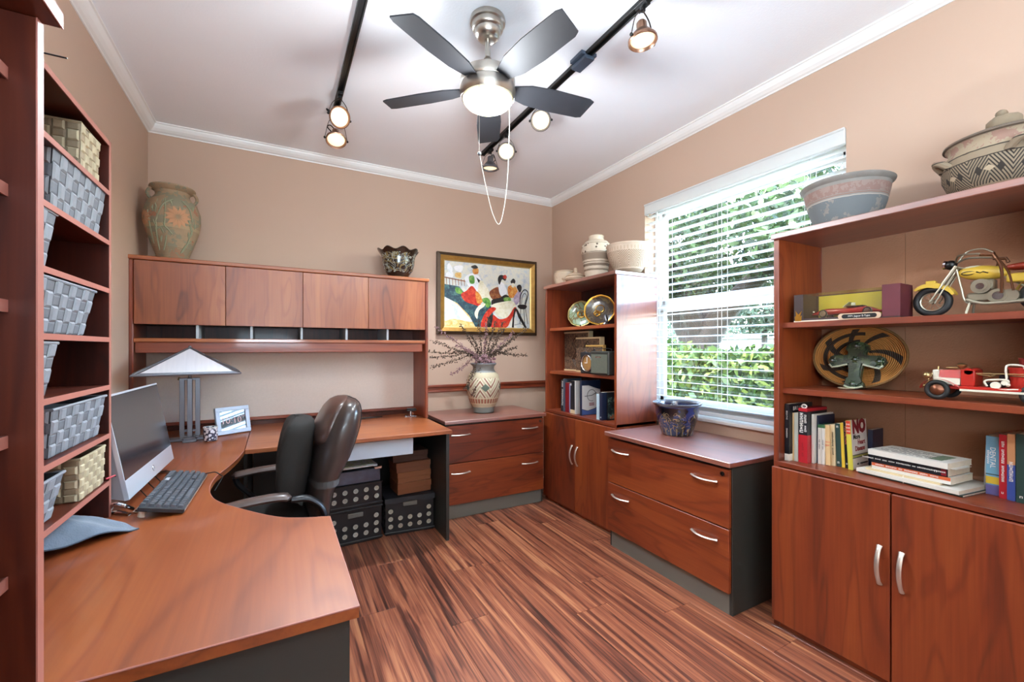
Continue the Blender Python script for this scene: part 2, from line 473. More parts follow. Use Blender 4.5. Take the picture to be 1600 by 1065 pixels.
# blind
bl = thing('window_blind', 'white horizontal slat blind hanging in the window', 'blind', (XR + .035, (WY0 + WY1) / 2, WZ0))
slat_m = simple('white_blind_slat', '#f3f3f0', .4, var=.01)
_n = slat_m.node_tree; _o = _n.nodes['Material Output']; _t = _n.nodes.new('ShaderNodeBsdfTranslucent'); _t.inputs[0].default_value = (.9, .92, .92, 1); _x = _n.nodes.new('ShaderNodeMixShader'); _x.inputs[0].default_value = .38
_n.links.new(_n.nodes['Principled BSDF'].outputs[0], _x.inputs[1]); _n.links.new(_t.outputs[0], _x.inputs[2]); _n.links.new(_x.outputs[0], _o.inputs[0])
BW = W2 - .006
m = MB().box(-.045, -.033, -BW - .004, BW + .004, H - .075, H + .006, .003).box(-.033, .0, -BW - .004, -BW, H - .075, H + .006).box(-.033, .0, BW, BW + .004, H - .075, H + .006)
m.box(-.049, -.045, -BW - .004, BW + .004, H - .006, H + .006, .001)
m.build('valance', slat_m, bl)
MB().box(-.025, .03, -BW, BW, H - .055, H - .003, .003).build('head_rail', slat_m, bl)
NS = 31
zs = [.047, .053, .059, .065, .071] + [.110 + i * (H - .075 - .125) / (NS - 6) for i in range(NS - 5)]
sm = MB()
sm.grid(lambda u, v: (-.025 + .05 * u, -BW + 2 * BW * v, .0018 * math.sin(PI * u) + .0016 - .003 * (u - .5)), 5, 2)
sm.grid(lambda u, v: (.025 - .05 * u, -BW + 2 * BW * v, .0018 * math.sin(PI * u) - .0012 + .003 * (u - .5)), 5, 2)
s0 = None
for i, z in enumerate(zs):
    if s0 is None: s0 = sm.build('slat', slat_m, bl); o = s0
    else: o = s0.copy(); COL.objects.link(o); o.parent = bl
    o.location = (0, 0, z + .004)
MB().box(-.026, .026, -BW, BW, .020, .045, .004).build('bottom_rail', slat_m, bl)
for yy in (-BW + .16, 0.02, BW - .2):
    m = MB()
    for xx in (-.0285, .0285): m.cyl((xx, yy, .045), (xx, yy, H - .05), .0011, n=5)
    m.cyl((-.0295, yy + .028, .05), (-.0295, yy + .028, H - .05), .0011, n=5)
    m.build('ladder_cord', white_pl, bl)
m = MB().cyl((-.038, BW - .12, H - .95), (-.038, BW - .12, H - .08), .0035, n=6); m.build('tilt_wand', white_pl, bl)

# ------------------------------------------------------------------ outdoors
m = MB().box(XR + WT, 5.1, -6, 12, -.30, -.14); o = m.build('trim_6', simple('pale_bounce_ground', '#b9b4aa', .9, var=.05)); o['kind'] = 'structure'; o.name = 'bounce_ground'  # added unseen pale ground that bounces daylight up through the window
lawn_m = simple('lawn_grass', '#34451c', .9, var=.2, vs=14, bump=(60, .6, .02))
m = MB().box(5.1, 22, -12, 40, -.30, -.15); tag(m.build('front_lawn', lawn_m), 'green lawn outside the window beyond the hedge', 'lawn'); bpy.data.objects['front_lawn']['kind'] = 'structure'
for k_ in ('label', 'category'): del bpy.data.objects['front_lawn'][k_]
m = MB().box(22, 27, -25, 70, -.30, -.16); o = m.build('street', simple('asphalt_street', '#5d5d60', .9, var=.06)); o['kind'] = 'structure'
m = MB().box(27, 90, -45, 120, -.30, -.15); o = m.build('far_lawn', lawn_m); o['kind'] = 'structure'
def leafmat(name, a, b, c):
    t = NT(name)
    rp = t.n('NewGeometry').outputs['Random Per Island']
    col = t.ramp(rp, [(0, a), (.5, b), (1, c)])
    t.done(col, .55, spec=.3)
    out = t.t.nodes['Material Output']; tl = t.n('BsdfTranslucent'); t.l(col, tl.inputs[0]); ms = t.n('MixShader'); ms.inputs[0].default_value = .35
    t.l(t.b.outputs[0], ms.inputs[1]); t.l(tl.outputs[0], ms.inputs[2]); t.l(ms.outputs[0], out.inputs[0])
    return t.m
leaf_tree = leafmat('oak_leaves', '#14200f', '#223318', '#42542e')
leaf_hedge = leafmat('hedge_leaves', '#192a12', '#31461c', '#59652c')
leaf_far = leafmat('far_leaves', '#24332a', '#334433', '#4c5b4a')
bark = simple('oak_bark', '#2e2823', .9, var=.2, vs=12, bump=(30, .8, .03))
rng = random.Random(3)
def leaves(m, fn, n, size):
    for _ in range(n):
        c = Vector(fn()); s_ = size * rng.uniform(.6, 1.3)
        a = Vector((rng.gauss(0, 1), rng.gauss(0, 1), rng.gauss(0, 1))).normalized(); b = a.cross(Vector((rng.gauss(0, 1), rng.gauss(0, 1), rng.gauss(0, 1)))).normalized()
        m.add([c - a * s_, c + b * s_ * .45, c + a * s_, c - b * s_ * .45], [(0, 1, 2, 3)])
def blob(c, rx, ry, rz):
    while True:
        p = [rng.uniform(-1, 1) for _ in range(3)]; d = sum(q * q for q in p)
        if .25 < d < 1: return (c[0] + rx * p[0], c[1] + ry * p[1], c[2] + rz * p[2])
# hedge
hd = thing('hedge', 'clipped leafy yellow green hedge running outside below the window', 'hedge', (5.9, 5, -.15))
m = MB()
def hf():
    y = rng.uniform(-5.5, 6.5); x = rng.uniform(-.65, .65); z = rng.uniform(.1, 1.36)
    top = 1.36 + .07 * math.sin(y * 2.1) + .06 * math.sin(y * 5.3) + (.16 if 1.3 < y < 2.3 else 0)
    s_ = rng.random()
    if s_ < .45: z = top + rng.gauss(0, .05)
    elif s_ < .9: x = -.65 + rng.gauss(0, .06); z = rng.uniform(.05, top)
    return (x, y, z)
leaves(m, hf, 17000, .075); m.build('foliage', leaf_hedge, hd, kind='stuff')
m = MB().box(-.5, .5, -5.4, 6.4, 0, 1.15); m.build('inner_branches', simple('hedge_core', '#2b3a1c', .9, var=.2), hd)  # solid green core inside the leaves
# oak
tr = thing('oak_tree', 'large spreading oak with forked trunk behind the hedge', 'tree', (9.2, 7.15, -.15))
m = MB()
m.tube([(0, 0, 0), (0, 0, .6), (.02, .05, 1.5), (.05, .1, 1.75)], [.52, .40, .37, .42], 12)
m.tube([(0, .1, 1.5), (-.1, .6, 2.3), (-.3, 1.5, 3.4), (-.5, 2.6, 4.6)], [.34, .26, .2, .12], 10)
m.tube([(0, 0, 1.5), (.1, -.45, 2.2), (-.1, -1.5, 3.0), (-.3, -3.0, 3.9)], [.36, .27, .2, .12], 10)
m.tube([(0, 0, 1.6), (-.5, .05, 2.6), (-1.4, -.2, 3.6), (-2.6, -.6, 4.4)], [.26, .2, .15, .1], 8)
m.tube([(.1, .05, 1.6), (.5, .3, 2.9), (.6, .3, 5.2)], [.28, .22, .1], 8)
m.build('trunk', bark, tr)
m = MB()
cl = []
for _ in range(230):
    a = rng.uniform(0, 2 * PI); r = 4.6 * math.sqrt(rng.random()); zz = 2.95 + rng.random() ** 1.3 * 3.6
    cl.append((r * math.cos(a) - .6, 1.1 * r * math.sin(a), zz))
def tf():
    c = cl[rng.randrange(len(cl))]; return blob(c, .75, .75, .5)
leaves(m, tf, 60000, .085); m.build('foliage', leaf_tree, tr, kind='stuff')
# lighter small tree and far background trees
for i, (x, y, rx, rz, z, n, lab, mt_) in enumerate([
        (14.5, 16.2, 1.8, 1.9, 2.3, 4500, 'pale bushy tree left of the oak trunk outside', leaf_tree),
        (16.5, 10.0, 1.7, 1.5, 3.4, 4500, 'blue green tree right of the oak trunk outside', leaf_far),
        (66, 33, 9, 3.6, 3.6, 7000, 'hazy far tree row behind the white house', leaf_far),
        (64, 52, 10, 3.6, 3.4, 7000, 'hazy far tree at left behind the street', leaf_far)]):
    g = thing('background_tree', lab, 'tree', (x, y, -.15))
    m = MB(); leaves(m, lambda: blob((0, 0, z), rx, rx, rz), n, .11 if i < 2 else .32); m.build('foliage', mt_, g, kind='stuff')
    MB().tube([(0, 0, 0), (.05, .02, z * .6), (.1, -.05, z)], [.13 if i < 2 else .3, .1 if i < 2 else .25, .06], 8).build('trunk', bark, g)
# low house across the street
hs = thing('house', 'low white house across the street behind the hedge', 'house', (44, 25.5, -.15))
white_st = simple('white_stucco', '#6d7178', .8, var=.02); roof_m = simple('grey_shingle_roof', '#43474d', .85, var=.06)
MB().box(0, 7, -5, 7, 0, 2.5).build('wall', white_st, hs)
m = MB(); m.add([(-.6, -5.6, 2.45), (7.6, -5.6, 2.45), (7.6, 7.6, 2.45), (-.6, 7.6, 2.45), (3.5, -2, 3.0), (3.5, 4, 3.0)], [(0, 1, 4), (1, 2, 5, 4), (2, 3, 5), (3, 0, 4, 5), (3, 2, 1, 0)]); m.build('roof', roof_m, hs)
win_dk = simple('dark_house_glass', '#4a5666', .2)
for yy in (-3.5, -.5, 3.8): MB().box(-.04, .02, yy, yy + 1.3, .9, 2.0).build('window', win_dk, hs)
# parked car
cr = thing('parked_car', 'pale blue car parked at the kerb outside beyond hedge', 'car', (21.2, 12.6, -.15))
body = [(-2.1, .35), (2.1, .35), (2.15, .7), (1.5, .85), (.8, 1.35), (-.9, 1.38), (-1.6, .9), (-2.15, .8)]
Mx = Matrix(((0, 0, 1, 0), (1, 0, 0, 0), (0, 1, 0, 0), (0, 0, 0, 1)))
MB().prism(body, -.85, .85, M=Mx).build('body', simple('pale_blue_car_paint', '#6d7c8c', .25, .2, var=.02, coat=.5), cr)
MB().prism([(-1.35, .9), (1.3, .9), (.75, 1.28), (-.85, 1.3)], -.87, .87, M=Mx).build('side_window', win_dk, cr)
for (yy, xx) in ((-1.35, -.86), (1.35, -.86), (-1.35, .70), (1.35, .70)): MB().cyl((xx, yy, .33), (xx + .16, yy, .33), .33, n=16).build('wheel', black_pl, cr)
# ================================================================== FURNITURE
def handle(parent, L, M, m_=None, rise=.026, w=.0080):
    pts = []
    for i in range(13):
        t = i / 12; pts.append(M @ Vector(((t - .5) * L, 0, rise * math.sin(PI * t) ** .8 + .001)))
    b = MB().tube(pts, [w * (1.25 if i in (0, 12) else 1.0) for i in range(13)], 8, sy=.62)
    return b.build('handle', m_ or satin, parent)
# pulls: x along bar, z out of the face (face normal is local -y)
def Mh(x, y, z, vertical=False):
    if vertical: return frame((x, y, z), (0, 0, 1), (-1, 0, 0))
    return frame((x, y, z), (1, 0, 0), (0, 0, 1))

def bookcase(name, label, loc, rz, shelves, back_mat, back_split=None):
    W, D, H = .907, .388, 1.85
    g = thing(name, label, 'bookcase', loc, rz)
    MB().box(-.006, W + .006, -.016, D, H - .026, H, .003).build('top_panel', cherry_top, g)
    for x0 in (0, W - .024):
        m = MB().box(x0, x0 + .024, .0, D, 0, H - .026, .0015)
        m.build('side_panel', cherry_z, g)
    for (z, rec) in shelves:
        MB().box(.024, W - .024, rec, D - .012, z - .025, z, .0015).build('shelf', cherry_x, g)
    MB().box(.0, W, -.0005, D - .012, .755, .777, .0015).build('fixed_shelf', cherry_x, g)
    MB().box(.026, W - .026, .004, .020, .0, .03, .001).build('kick_board', cherry_x, g)
    e = [.024] + ([back_split] if back_split else []) + [W - .024]
    for a, b in zip(e[:-1], e[1:]):
        MB().box(a + .0007, b - .0007, D - .012, D - .004, .78, H - .026).build('back_panel', back_mat, g)
    MB().box(.024, W - .024, D - .012, D - .004, .0, .755).build('back_panel', cherry_z, g)
    for s in (0, 1):
        x0, x1 = (.002, W / 2 - .0025) if s == 0 else (W / 2 + .0025, W - .002)
        dr = MB().box(x0, x1, -.020, -.001, .030, .752, .002).build('door', cherry_z, g)
        handle(dr, .150, Mh(W / 2 - .034 if s == 0 else W / 2 + .034, -.020, .468, True))
    return g
tan_board = simple('tan_textured_backing_board', '#a9795a', .8, var=.06, vs=5, bump=(120, .55, .003))
BR = bookcase('bookcase', 'tall cherry bookcase with toy vehicles and paperbacks right of the window', (2.083, 1.2175, 0), -90, [(1.430, .03), (1.121, .03)], tan_board, .36)
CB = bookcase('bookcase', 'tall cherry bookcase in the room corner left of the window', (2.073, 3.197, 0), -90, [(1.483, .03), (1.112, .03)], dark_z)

kick_m = simple('taupe_kick_board', '#6f6d64', .5, var=.03)
def lateral_file(label, loc, rz, D=.566):
    W = .907
    g = thing('lateral_file', label, 'cabinet', loc, rz)
    MB().box(0, W, 0, D, .731, .757, .003).build('top_panel', cherry_top, g)
    MB().box(.014, W - .014, .040, D - .006, 0, .730, .002).build('case', slate_m, g)
    MB().box(.030, W - .030, .0385, .0402, 0.001, .112).build('kick_board', kick_m, g)
    for (z0, z1) in ((.430, .716), (.112, .424)):
        d = MB().box(.018, W - .018, .017, .037, z0, z1, .002).build('drawer', cherry_x, g)
        for x in (.135, W - .155): handle(d, .150, Mh(x, .017, z1 - .072))
    lk = MB().cyl((W - .052, .018, .692), (W - .052, .0125, .692), .011, n=14).build('lock', blackm, g, label='round black drawer lock')
    MB().cyl((W - .052, .0125, .692), (W - .052, .0118, .692), .007, n=10).build('keyhole_disc', chrome, lk)
    return g
LL = lateral_file('cherry two drawer lateral file below the framed painting', (1.108, 3.091, 0), 0, .585)
LR = lateral_file('cherry two drawer lateral file under the window with blue pot on it', (1.914, 2.2335, 0), -90)

# ---- corner desk unit (L shaped worktop with a concave sitting edge)
DT = .757
cd = thing('corner_desk', 'cherry corner desk with concave edge in the left foreground', 'desk', (-.3, 2.0, 0))
def dl(p): return (p[0] + .3, p[1] - 2.0)
cv = bez([(.152, 1.536, 0), (.07, 1.565, 0), (-.006, 1.617, 0), (-.103, 1.742, 0), (-.185, 1.870, 0), (-.222, 1.977, 0), (-.238, 2.10, 0), (-.232, 2.25, 0), (-.202, 2.40, 0), (-.176, 2.56, 0), (-.158, 2.747, 0)], 40)
poly = [(-.755, .973), (.155, .973)] + [(p[0], p[1]) for p in cv] + [(-.158, 3.690), (-.755, 3.690)]
MB().prism([dl(p) for p in poly], DT - .026, DT).build('worktop', desk_top_m, cd)
# light edge banding, a thin strip hugging the outline
m = MB(); ep = [Vector((p[0] + .3, p[1] - 2.0, DT - .0016)) for p in [(-.70, .9725), (.1555, .9725)] + [(p[0] + .0005, p[1]) for p in cv]]
m.tube(ep, .0021, 6); m.build('edge_banding', edge_band, cd)
MB().box(.3 - .74, .3 + .14, 1.0 - 2, 1.024 - 2, 0, DT - .027, .001).build('end_panel', slate_m, cd)
MB().box(.3 - .755, .3 - .73, 1.03 - 2, 3.68 - 2, .0, DT - .027).build('back_panel', slate_m, cd)
MB().box(.3 - .18, .3 - .160, 3.1 - 2, 3.68 - 2, 0, DT - .027, .001).build('side_panel', slate_m, cd)
# ---- straight desk against the back wall
sd = thing('straight_desk', 'straight cherry desk along the back wall beneath the hutch', 'desk', (.443, 3.22, 0))
MB().box(-.5985, .5985, -.463, .470, DT - .026, DT, .0025).build('worktop', desk_top_x, sd)
MB().box(.568, .590, -.428, .465, 0, DT - .027, .0015).build('side_panel', slate_m, sd)
MB().box(-.59, .568, .380, .398, .05, DT - .027).build('modesty_panel', slate_m, sd)
dw = MB().box(-.20, .354, -.372, .05, .607, .711, .003).build('pencil_drawer', slate_lt, sd)
MB().box(-.20, .354, -.376, -.372, .607, .711, .001).build('drawer_front', simple('pale_grey_drawer', '#c4c8cb', .4, var=.02), dw)

# ---- hutch on the desk
HZ = .7575
hu = thing('hutch', 'cherry desk hutch with four flat doors and pigeonholes', 'hutch', (.142, 3.295, HZ), 1.1)
HW = .908; HH = 1.099
for s in (-1, 1):
    x = s * HW
    m = MB().box(min(x, x - s * .024), max(x, x - s * .024), 0, .37, 0, HH - .024, .006); m.build('side_panel', cherry_z, hu)
MB().box(-HW - .006, HW + .006, -.012, .372, HH - .024, HH, .004).build('top_panel', desk_top_x, hu)
MB().box(-HW + .024, HW - .024, .012, .36, .585, .610, .002).build('shelf', cherry_x, hu)
MB().box(-HW + .024, HW - .024, .002, .012, .590, .612, .003).build('shelf_lip', desk_top_x, hu)
MB().box(-HW + .03, HW - .045, .012, .032, .524, .586, .002).build('valance_rail', cherry_x, hu)
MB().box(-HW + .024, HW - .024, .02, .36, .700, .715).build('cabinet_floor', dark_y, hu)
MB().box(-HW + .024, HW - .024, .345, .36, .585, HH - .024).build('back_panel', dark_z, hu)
ed = [-HW + .026, -.430, .0135, .4505, HW - .026]
for i in range(4):
    MB().box(ed[i] + .0012, ed[i + 1] - .0012, -.004 if i != 1 else -.008, .014, .695, HH - .027, .0015).build('door', hutch_lit_z, hu)
for x in (-.581, -.29, .008, .303, .598):
    MB().box(x - .007, x + .007, .03, .34, .610, .700).build('pigeonhole_divider', slate_lt, hu)
tack = simple('beige_tackboard_fabric', '#d6c4b6', .92, var=.03, vs=90, bump=(420, .4, .001), sheen=.2)
MB().box(-HW + .024, HW - .024, .315, .335, .058, .586).build('tackboard', tack, hu)
MB().box(-HW + .024, HW - .024, .30, .34, .038, .060, .003).build('tackboard_rail', cherry_x, hu)
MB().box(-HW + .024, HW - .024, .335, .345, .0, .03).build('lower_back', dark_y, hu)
# small stapler-like punch standing at the right foot of the hutch, and a rod lying behind
g = thing('stapler', 'small silver desk clamp at the right foot of the hutch', 'stapler', (.955, 3.475, DT), -14)
MB().box(-.05, .05, -.02, .02, 0, .006, .003).build('base', chrome, g)
MB().cyl((0, 0, .006), (0, 0, .045), .008, n=10).cyl((.02, 0, .006), (.012, 0, .045), .004, n=8).build('post', chrome, g)
MB().box(-.035, .048, -.017, .017, .042, .062, .006).build('jaw', black_pl, g)
MB().box(-.030, .040, -.012, .012, .062, .066, .002).build('plate', pewter, g)
m = MB().tube([(.12, 3.50, DT + .006), (.40, 3.513, DT + .006), (.66, 3.525, DT + .006)], [.0045, .006, .0045], 8).cyl((.66, 3.525, DT + .006), (.74, 3.529, DT + .006), .0035)
tag(m.build('black_rod', black_pl), 'thin black rod lying on the desk against the tackboard', 'rod')

# ---- near tall bookcase at the left frame edge
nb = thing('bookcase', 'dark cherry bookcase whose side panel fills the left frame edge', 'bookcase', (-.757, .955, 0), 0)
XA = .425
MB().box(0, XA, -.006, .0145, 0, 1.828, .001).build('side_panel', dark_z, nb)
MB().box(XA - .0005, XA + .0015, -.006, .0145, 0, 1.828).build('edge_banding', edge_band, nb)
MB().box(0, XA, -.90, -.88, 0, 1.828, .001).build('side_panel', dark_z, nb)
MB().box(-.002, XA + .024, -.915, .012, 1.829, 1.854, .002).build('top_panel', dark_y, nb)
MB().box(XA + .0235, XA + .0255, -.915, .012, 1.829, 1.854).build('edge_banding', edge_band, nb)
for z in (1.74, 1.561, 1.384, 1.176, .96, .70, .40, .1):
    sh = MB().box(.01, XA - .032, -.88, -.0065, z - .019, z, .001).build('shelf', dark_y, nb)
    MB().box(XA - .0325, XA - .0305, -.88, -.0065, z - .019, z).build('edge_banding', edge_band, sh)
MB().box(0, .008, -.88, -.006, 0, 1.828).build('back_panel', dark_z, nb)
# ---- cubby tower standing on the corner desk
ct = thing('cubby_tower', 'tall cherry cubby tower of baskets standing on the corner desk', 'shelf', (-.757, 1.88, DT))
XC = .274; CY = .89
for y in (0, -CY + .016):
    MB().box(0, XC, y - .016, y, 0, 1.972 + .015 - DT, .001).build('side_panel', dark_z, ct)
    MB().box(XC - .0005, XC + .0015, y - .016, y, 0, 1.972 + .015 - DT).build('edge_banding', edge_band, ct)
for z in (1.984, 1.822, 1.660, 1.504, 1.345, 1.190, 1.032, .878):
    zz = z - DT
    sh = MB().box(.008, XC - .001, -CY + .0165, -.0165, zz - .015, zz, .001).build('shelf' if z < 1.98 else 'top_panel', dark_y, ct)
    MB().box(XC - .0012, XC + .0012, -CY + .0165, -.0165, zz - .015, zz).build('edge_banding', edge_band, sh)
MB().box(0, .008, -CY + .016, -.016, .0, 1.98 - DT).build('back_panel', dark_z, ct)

# ---- woven baskets in the tower
gray_a = simple('grey_woven_strap', '#686c73', .55, var=.08, vs=60, bump=(300, .3)); gray_b = simple('pale_grey_woven_strap', '#83878e', .55, var=.08, vs=60, bump=(300, .3))
tan_a = simple('tan_woven_reed', '#94846a', .6, var=.12, vs=60); tan_b = simple('pale_woven_reed', '#b0a284', .6, var=.12, vs=60)
drk = simple('dark_basket_inner_cloth', '#3c3d42', .8)  # dark inner body between the grey straps
def basket(label, y0, y1, z, h, mats, rows, cols, x1=-.490, depth=.24, taper=.028, group=None, liner=None):
    L = y1 - y0
    g = thing('woven_basket', label, 'basket', (x1 - depth / 2, (y0 + y1) / 2, z))
    D2 = depth / 2; L2 = L / 2; t_ = taper
    def P(face, u, v, off):   # u along face 0..1, v up 0..1, off outward
        s = 1 - t_ / L2 * (1 - v); sd = 1 - t_ * .7 / D2 * (1 - v); zz = v * h
        if face == 0: return (D2 * sd + off, (-L2 + L * u) * s, zz)
        if face == 1: return ((D2 - depth * u) * sd, L2 * s + off, zz)
        if face == 2: return (-D2 * sd - off, (L2 - L * u) * s, zz)
        return ((-D2 + depth * u) * sd, -L2 * s - off, zz)
    b = MB()
    for f in range(4):
        q = [P(f, 0, 0, 0), P(f, 1, 0, 0), P(f, 1, 1, 0), P(f, 0, 1, 0)]
        qi = [P(f, 0.02, 0.02, -.004), P(f, .98, .02, -.004), P(f, .98, 1, -.004), P(f, .02, 1, -.004)]
        b.add(q, [(0, 1, 2, 3)]); b.add(qi, [(3, 2, 1, 0)])
    b.add([P(0, 0, 0, 0), P(0, 1, 0, 0), P(2, 0, 0, 0), P(2, 1, 0, 0)], [(0, 1, 2, 3), (3, 2, 1, 0)])
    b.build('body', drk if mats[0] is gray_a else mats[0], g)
    w = MB()
    for f in range(4):
        nc = cols if f in (0, 2) else max(2, round(cols * depth / L))
        for j in range(rows):
            for i in range(nc):
                over = (i + j) % 2 == 0
                u0, u1 = i / nc, (i + 1) / nc; v0, v1 = j / rows, (j + 1) / rows
                gu, gv = (.06 / nc, -.10 / rows) if over else (-.02 / nc, .08 / rows)
                a0, a1, c0, c1 = u0 + gu, u1 - gu, max(.005, v0 + gv), min(.995, v1 - gv)
                o0, o1 = (.0012, .0052) if over else (.0006, .0026)
                iu, iv = (a1 - a0) * .16, (c1 - c0) * .14
                w.mat(1 if over else 0)
                w.add([P(f, a0, c0, o0), P(f, a1, c0, o0), P(f, a1, c1, o0), P(f, a0, c1, o0), P(f, a0 + iu, c0 + iv, o1), P(f, a1 - iu, c0 + iv, o1), P(f, a1 - iu, c1 - iv, o1), P(f, a0 + iu, c1 - iv, o1)],
                      [(4, 5, 6, 7), (0, 1, 5, 4), (1, 2, 6, 5), (2, 3, 7, 6), (3, 0, 4, 7)])
    w.build('weave', list(mats), g, kind='stuff')
    MB().tube([P(0, 0, 1, .002), P(0, 1, 1, .002), P(2, 0, 1, .002), P(2, 1, 1, .002)], .0042, 6, closed=True).build('rim', mats[1], g)
    if liner:
        MB().grid(lambda u, v: ((-D2 + .012 + (depth - .024) * u), (-L2 + .012 + (L - .024) * v), h * (.86 + .10 * math.sin(PI * u) * math.sin(PI * v) + .02 * math.sin(9 * v + 4 * u))), 10, 16).build('liner_cloth', liner, g)
    return g
GR = (gray_a, gray_b); TN = (tan_a, tan_b)
grey_cloth = simple('slate_blue_cloth', '#64707e', .95, var=.16, vs=24, bump=(220, .7, .002), sheen=.3)
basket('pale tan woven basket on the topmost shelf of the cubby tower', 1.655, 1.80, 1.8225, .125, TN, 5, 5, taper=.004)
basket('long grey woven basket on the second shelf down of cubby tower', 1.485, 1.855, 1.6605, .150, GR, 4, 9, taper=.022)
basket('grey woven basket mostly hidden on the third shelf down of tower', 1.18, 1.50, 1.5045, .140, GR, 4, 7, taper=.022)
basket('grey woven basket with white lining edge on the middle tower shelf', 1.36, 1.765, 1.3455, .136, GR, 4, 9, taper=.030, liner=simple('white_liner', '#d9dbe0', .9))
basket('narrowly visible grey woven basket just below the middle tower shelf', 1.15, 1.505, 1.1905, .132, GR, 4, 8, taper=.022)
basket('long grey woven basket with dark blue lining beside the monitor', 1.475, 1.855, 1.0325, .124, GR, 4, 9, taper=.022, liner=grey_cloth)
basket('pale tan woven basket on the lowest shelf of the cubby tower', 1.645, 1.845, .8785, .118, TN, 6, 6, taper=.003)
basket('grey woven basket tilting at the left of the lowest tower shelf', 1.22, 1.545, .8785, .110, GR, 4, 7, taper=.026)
m = MB().tube([(-.487, 1.852, .887), (-.478, 1.862, .889), (-.470, 1.873, .891)], .003, 6)
tag(m.build('red_pen', simple('red_plastic', '#b5283a', .4)), 'small red pen poking out beside the lowest tan basket', 'pen')
# ================================================================== ON AND AROUND THE DESK
# folded blue grey cloth under the tower
c0 = Vector((-.545, 1.535, DT)); 
def clf(u, v):
    a = Vector((-.60, 1.50, 0)).lerp(Vector((-.372, 1.703, 0)), u); b = Vector((-.70, 1.70, 0)).lerp(Vector((-.50, 1.842, 0)), u)
    p = a.lerp(b, v)
    hgt = .088 * (math.sin(PI * min(1, v * .95 + .02)) ** .40 if v < .79 else .35) * (1 - .96 * u ** 2.2) + .006 * math.sin(11 * u + 8 * v) + .003 * math.sin(23 * u - 9 * v) * min(1, 6 * v) * (1 - u)
    return (p[0] - c0[0], p[1] - c0[1], max(.0025, hgt + .0025))
m = MB().grid(clf, 26, 18)
g = thing('folded_cloth', 'crumpled blue grey fleece cloth under the tower on the desk', 'cloth', c0)
m.build('cloth_sheet', grey_cloth, g)
m = MB().tube([Vector(clf(i / 25, 0)) + Vector((0, 0, -.001)) for i in range(26)], .0022, 6); m.build('hem', simple('dark_cloth_hem', '#3c4652', .9), g)

# ---- all-in-one computer
BLc, BRc = Vector((-.438, 1.887, .800)), Vector((-.421, 2.498, .800))
g = thing('computer_monitor', 'silver all in one computer with dark screen tilted back beside the tower', 'computer', (-.50, 2.19, DT))
xd = (BRc - BLc); WM = xd.length; yd = Vector((-.063, 0, .353)); HM = .357
Mm = Matrix.Translation(-Vector((-.50, 2.19, DT))) @ frame(BLc, xd, yd)
MB().hexa([(0, 0, 0), (WM, 0, 0), (WM, 0, -.012), (0, 0, -.012)], [(0, HM, 0), (WM, HM, 0), (WM, HM, -.012), (0, HM, -.012)]).build('casing', silver_pl, g, M=Mm)
MB().prism([(-.012, .0), (-.052, .02), (-.050, .20), (-.018, HM - .01), (-.012, HM)], .004, WM - .004, M=Matrix(((0, 0, 1, 0), (0, 1, 0, 0), (1, 0, 0, 0), (0, 0, 0, 1)))).build('back_shell', silver_side, g, M=Mm)
MB().box(.006, WM - .006, .066, HM - .006, 0, .0012).build('screen', simple('dark_glossy_screen', '#23262b', .13, spec=.8), g, M=Mm)
MB().box(.0, WM, .0, .066, 0, .0016, .001).build('chin', silver_pl, g, M=Mm)
em = MB().tube([(WM / 2 + .011 * math.cos(a), .033 + .011 * math.sin(a), .0018) for a in [2 * PI * i / 20 for i in range(20)]], .0012, 5, closed=True).build('emblem', chrome, g, M=Mm)
for x in (.03, .055, .08): MB().cyl((.0, x * 3, -.02), (-.001, x * 3, -.02), .003, n=8).build('side_port', black_pl, g, M=Mm)
m = MB().tube([(-.10, -.296, .006), (.035, -.30, .006), (.07, -.335, .006), (.085, -.32, .006), (.088, .0, .006), (.085, .20, .006), (.07, .215, .006), (-.10, .21, .006)], .0065, 8); m.build('stand_foot', chrome, g)
m = MB().tube([(-.07, -.20, .012), (-.06, -.20, .05), (-.035, -.12, .085), (-.02, -.05, .11)], [.008, .009, .011, .012], 8).box(-.045, .0, -.08, .02, .09, .17, .006); m.build('stand_arm', chrome, g)
m = MB().tube(bez([(.072, -.30, .010), (.050, -.322, .034), (.028, -.318, .040), (.010, -.295, .012)], 16), .006, 8); m.build('stand_loop', chrome, g)

# ---- keyboard
g = thing('keyboard', 'black computer keyboard with raised feet in front of the monitor', 'keyboard', (-.272, 1.784, DT))
Mk = frame((0, 0, .012), (.010, .455, 0), (-.120, .012, .026))   # x along length, y to the back
LK, DK = .455, .125
MB().box(0, LK, 0, DK, -.010, .006, .003).build('case', simple('dark_grey_keyboard_case', '#35373b', .45), g, M=Mk)
MB().box(.003, LK - .003, -.0012, .0, -.004, .004).build('front_trim', satin, g, M=Mk)
m = MB(); kk = 0
for r_ in range(6):
    y0 = .006 + r_ * .0196 + (.004 if r_ == 5 else 0); x = .006; rr = random.Random(r_)
    while x < LK - .020:
        w = .0188
        if r_ == 0 and .09 < x < .10: w = .115
        elif rr.random() < .10: w = .030
        if not (r_ == 5 and (abs(x - .03) < .006 or abs(x - .31) < .012)) and not (r_ == 1 and .31 < x < .33):
            z1 = .0145
            m.hexa([(x, y0, .006), (x + w - .003, y0, .006), (x + w - .003, y0 + .0165, .006), (x, y0 + .0165, .006)],
                   [(x + .0018, y0 + .0016, z1), (x + w - .0048, y0 + .0016, z1), (x + w - .0048, y0 + .014, z1), (x + .0018, y0 + .014, z1)])
        x += w
m.build('keys', simple('dark_grey_keycaps', '#54585f', .5), g, M=Mk, kind='stuff')
MB().box(.315, .365, .108, .121, .006, .009, .001).build('label_plate', silver_pl, g, M=Mk)
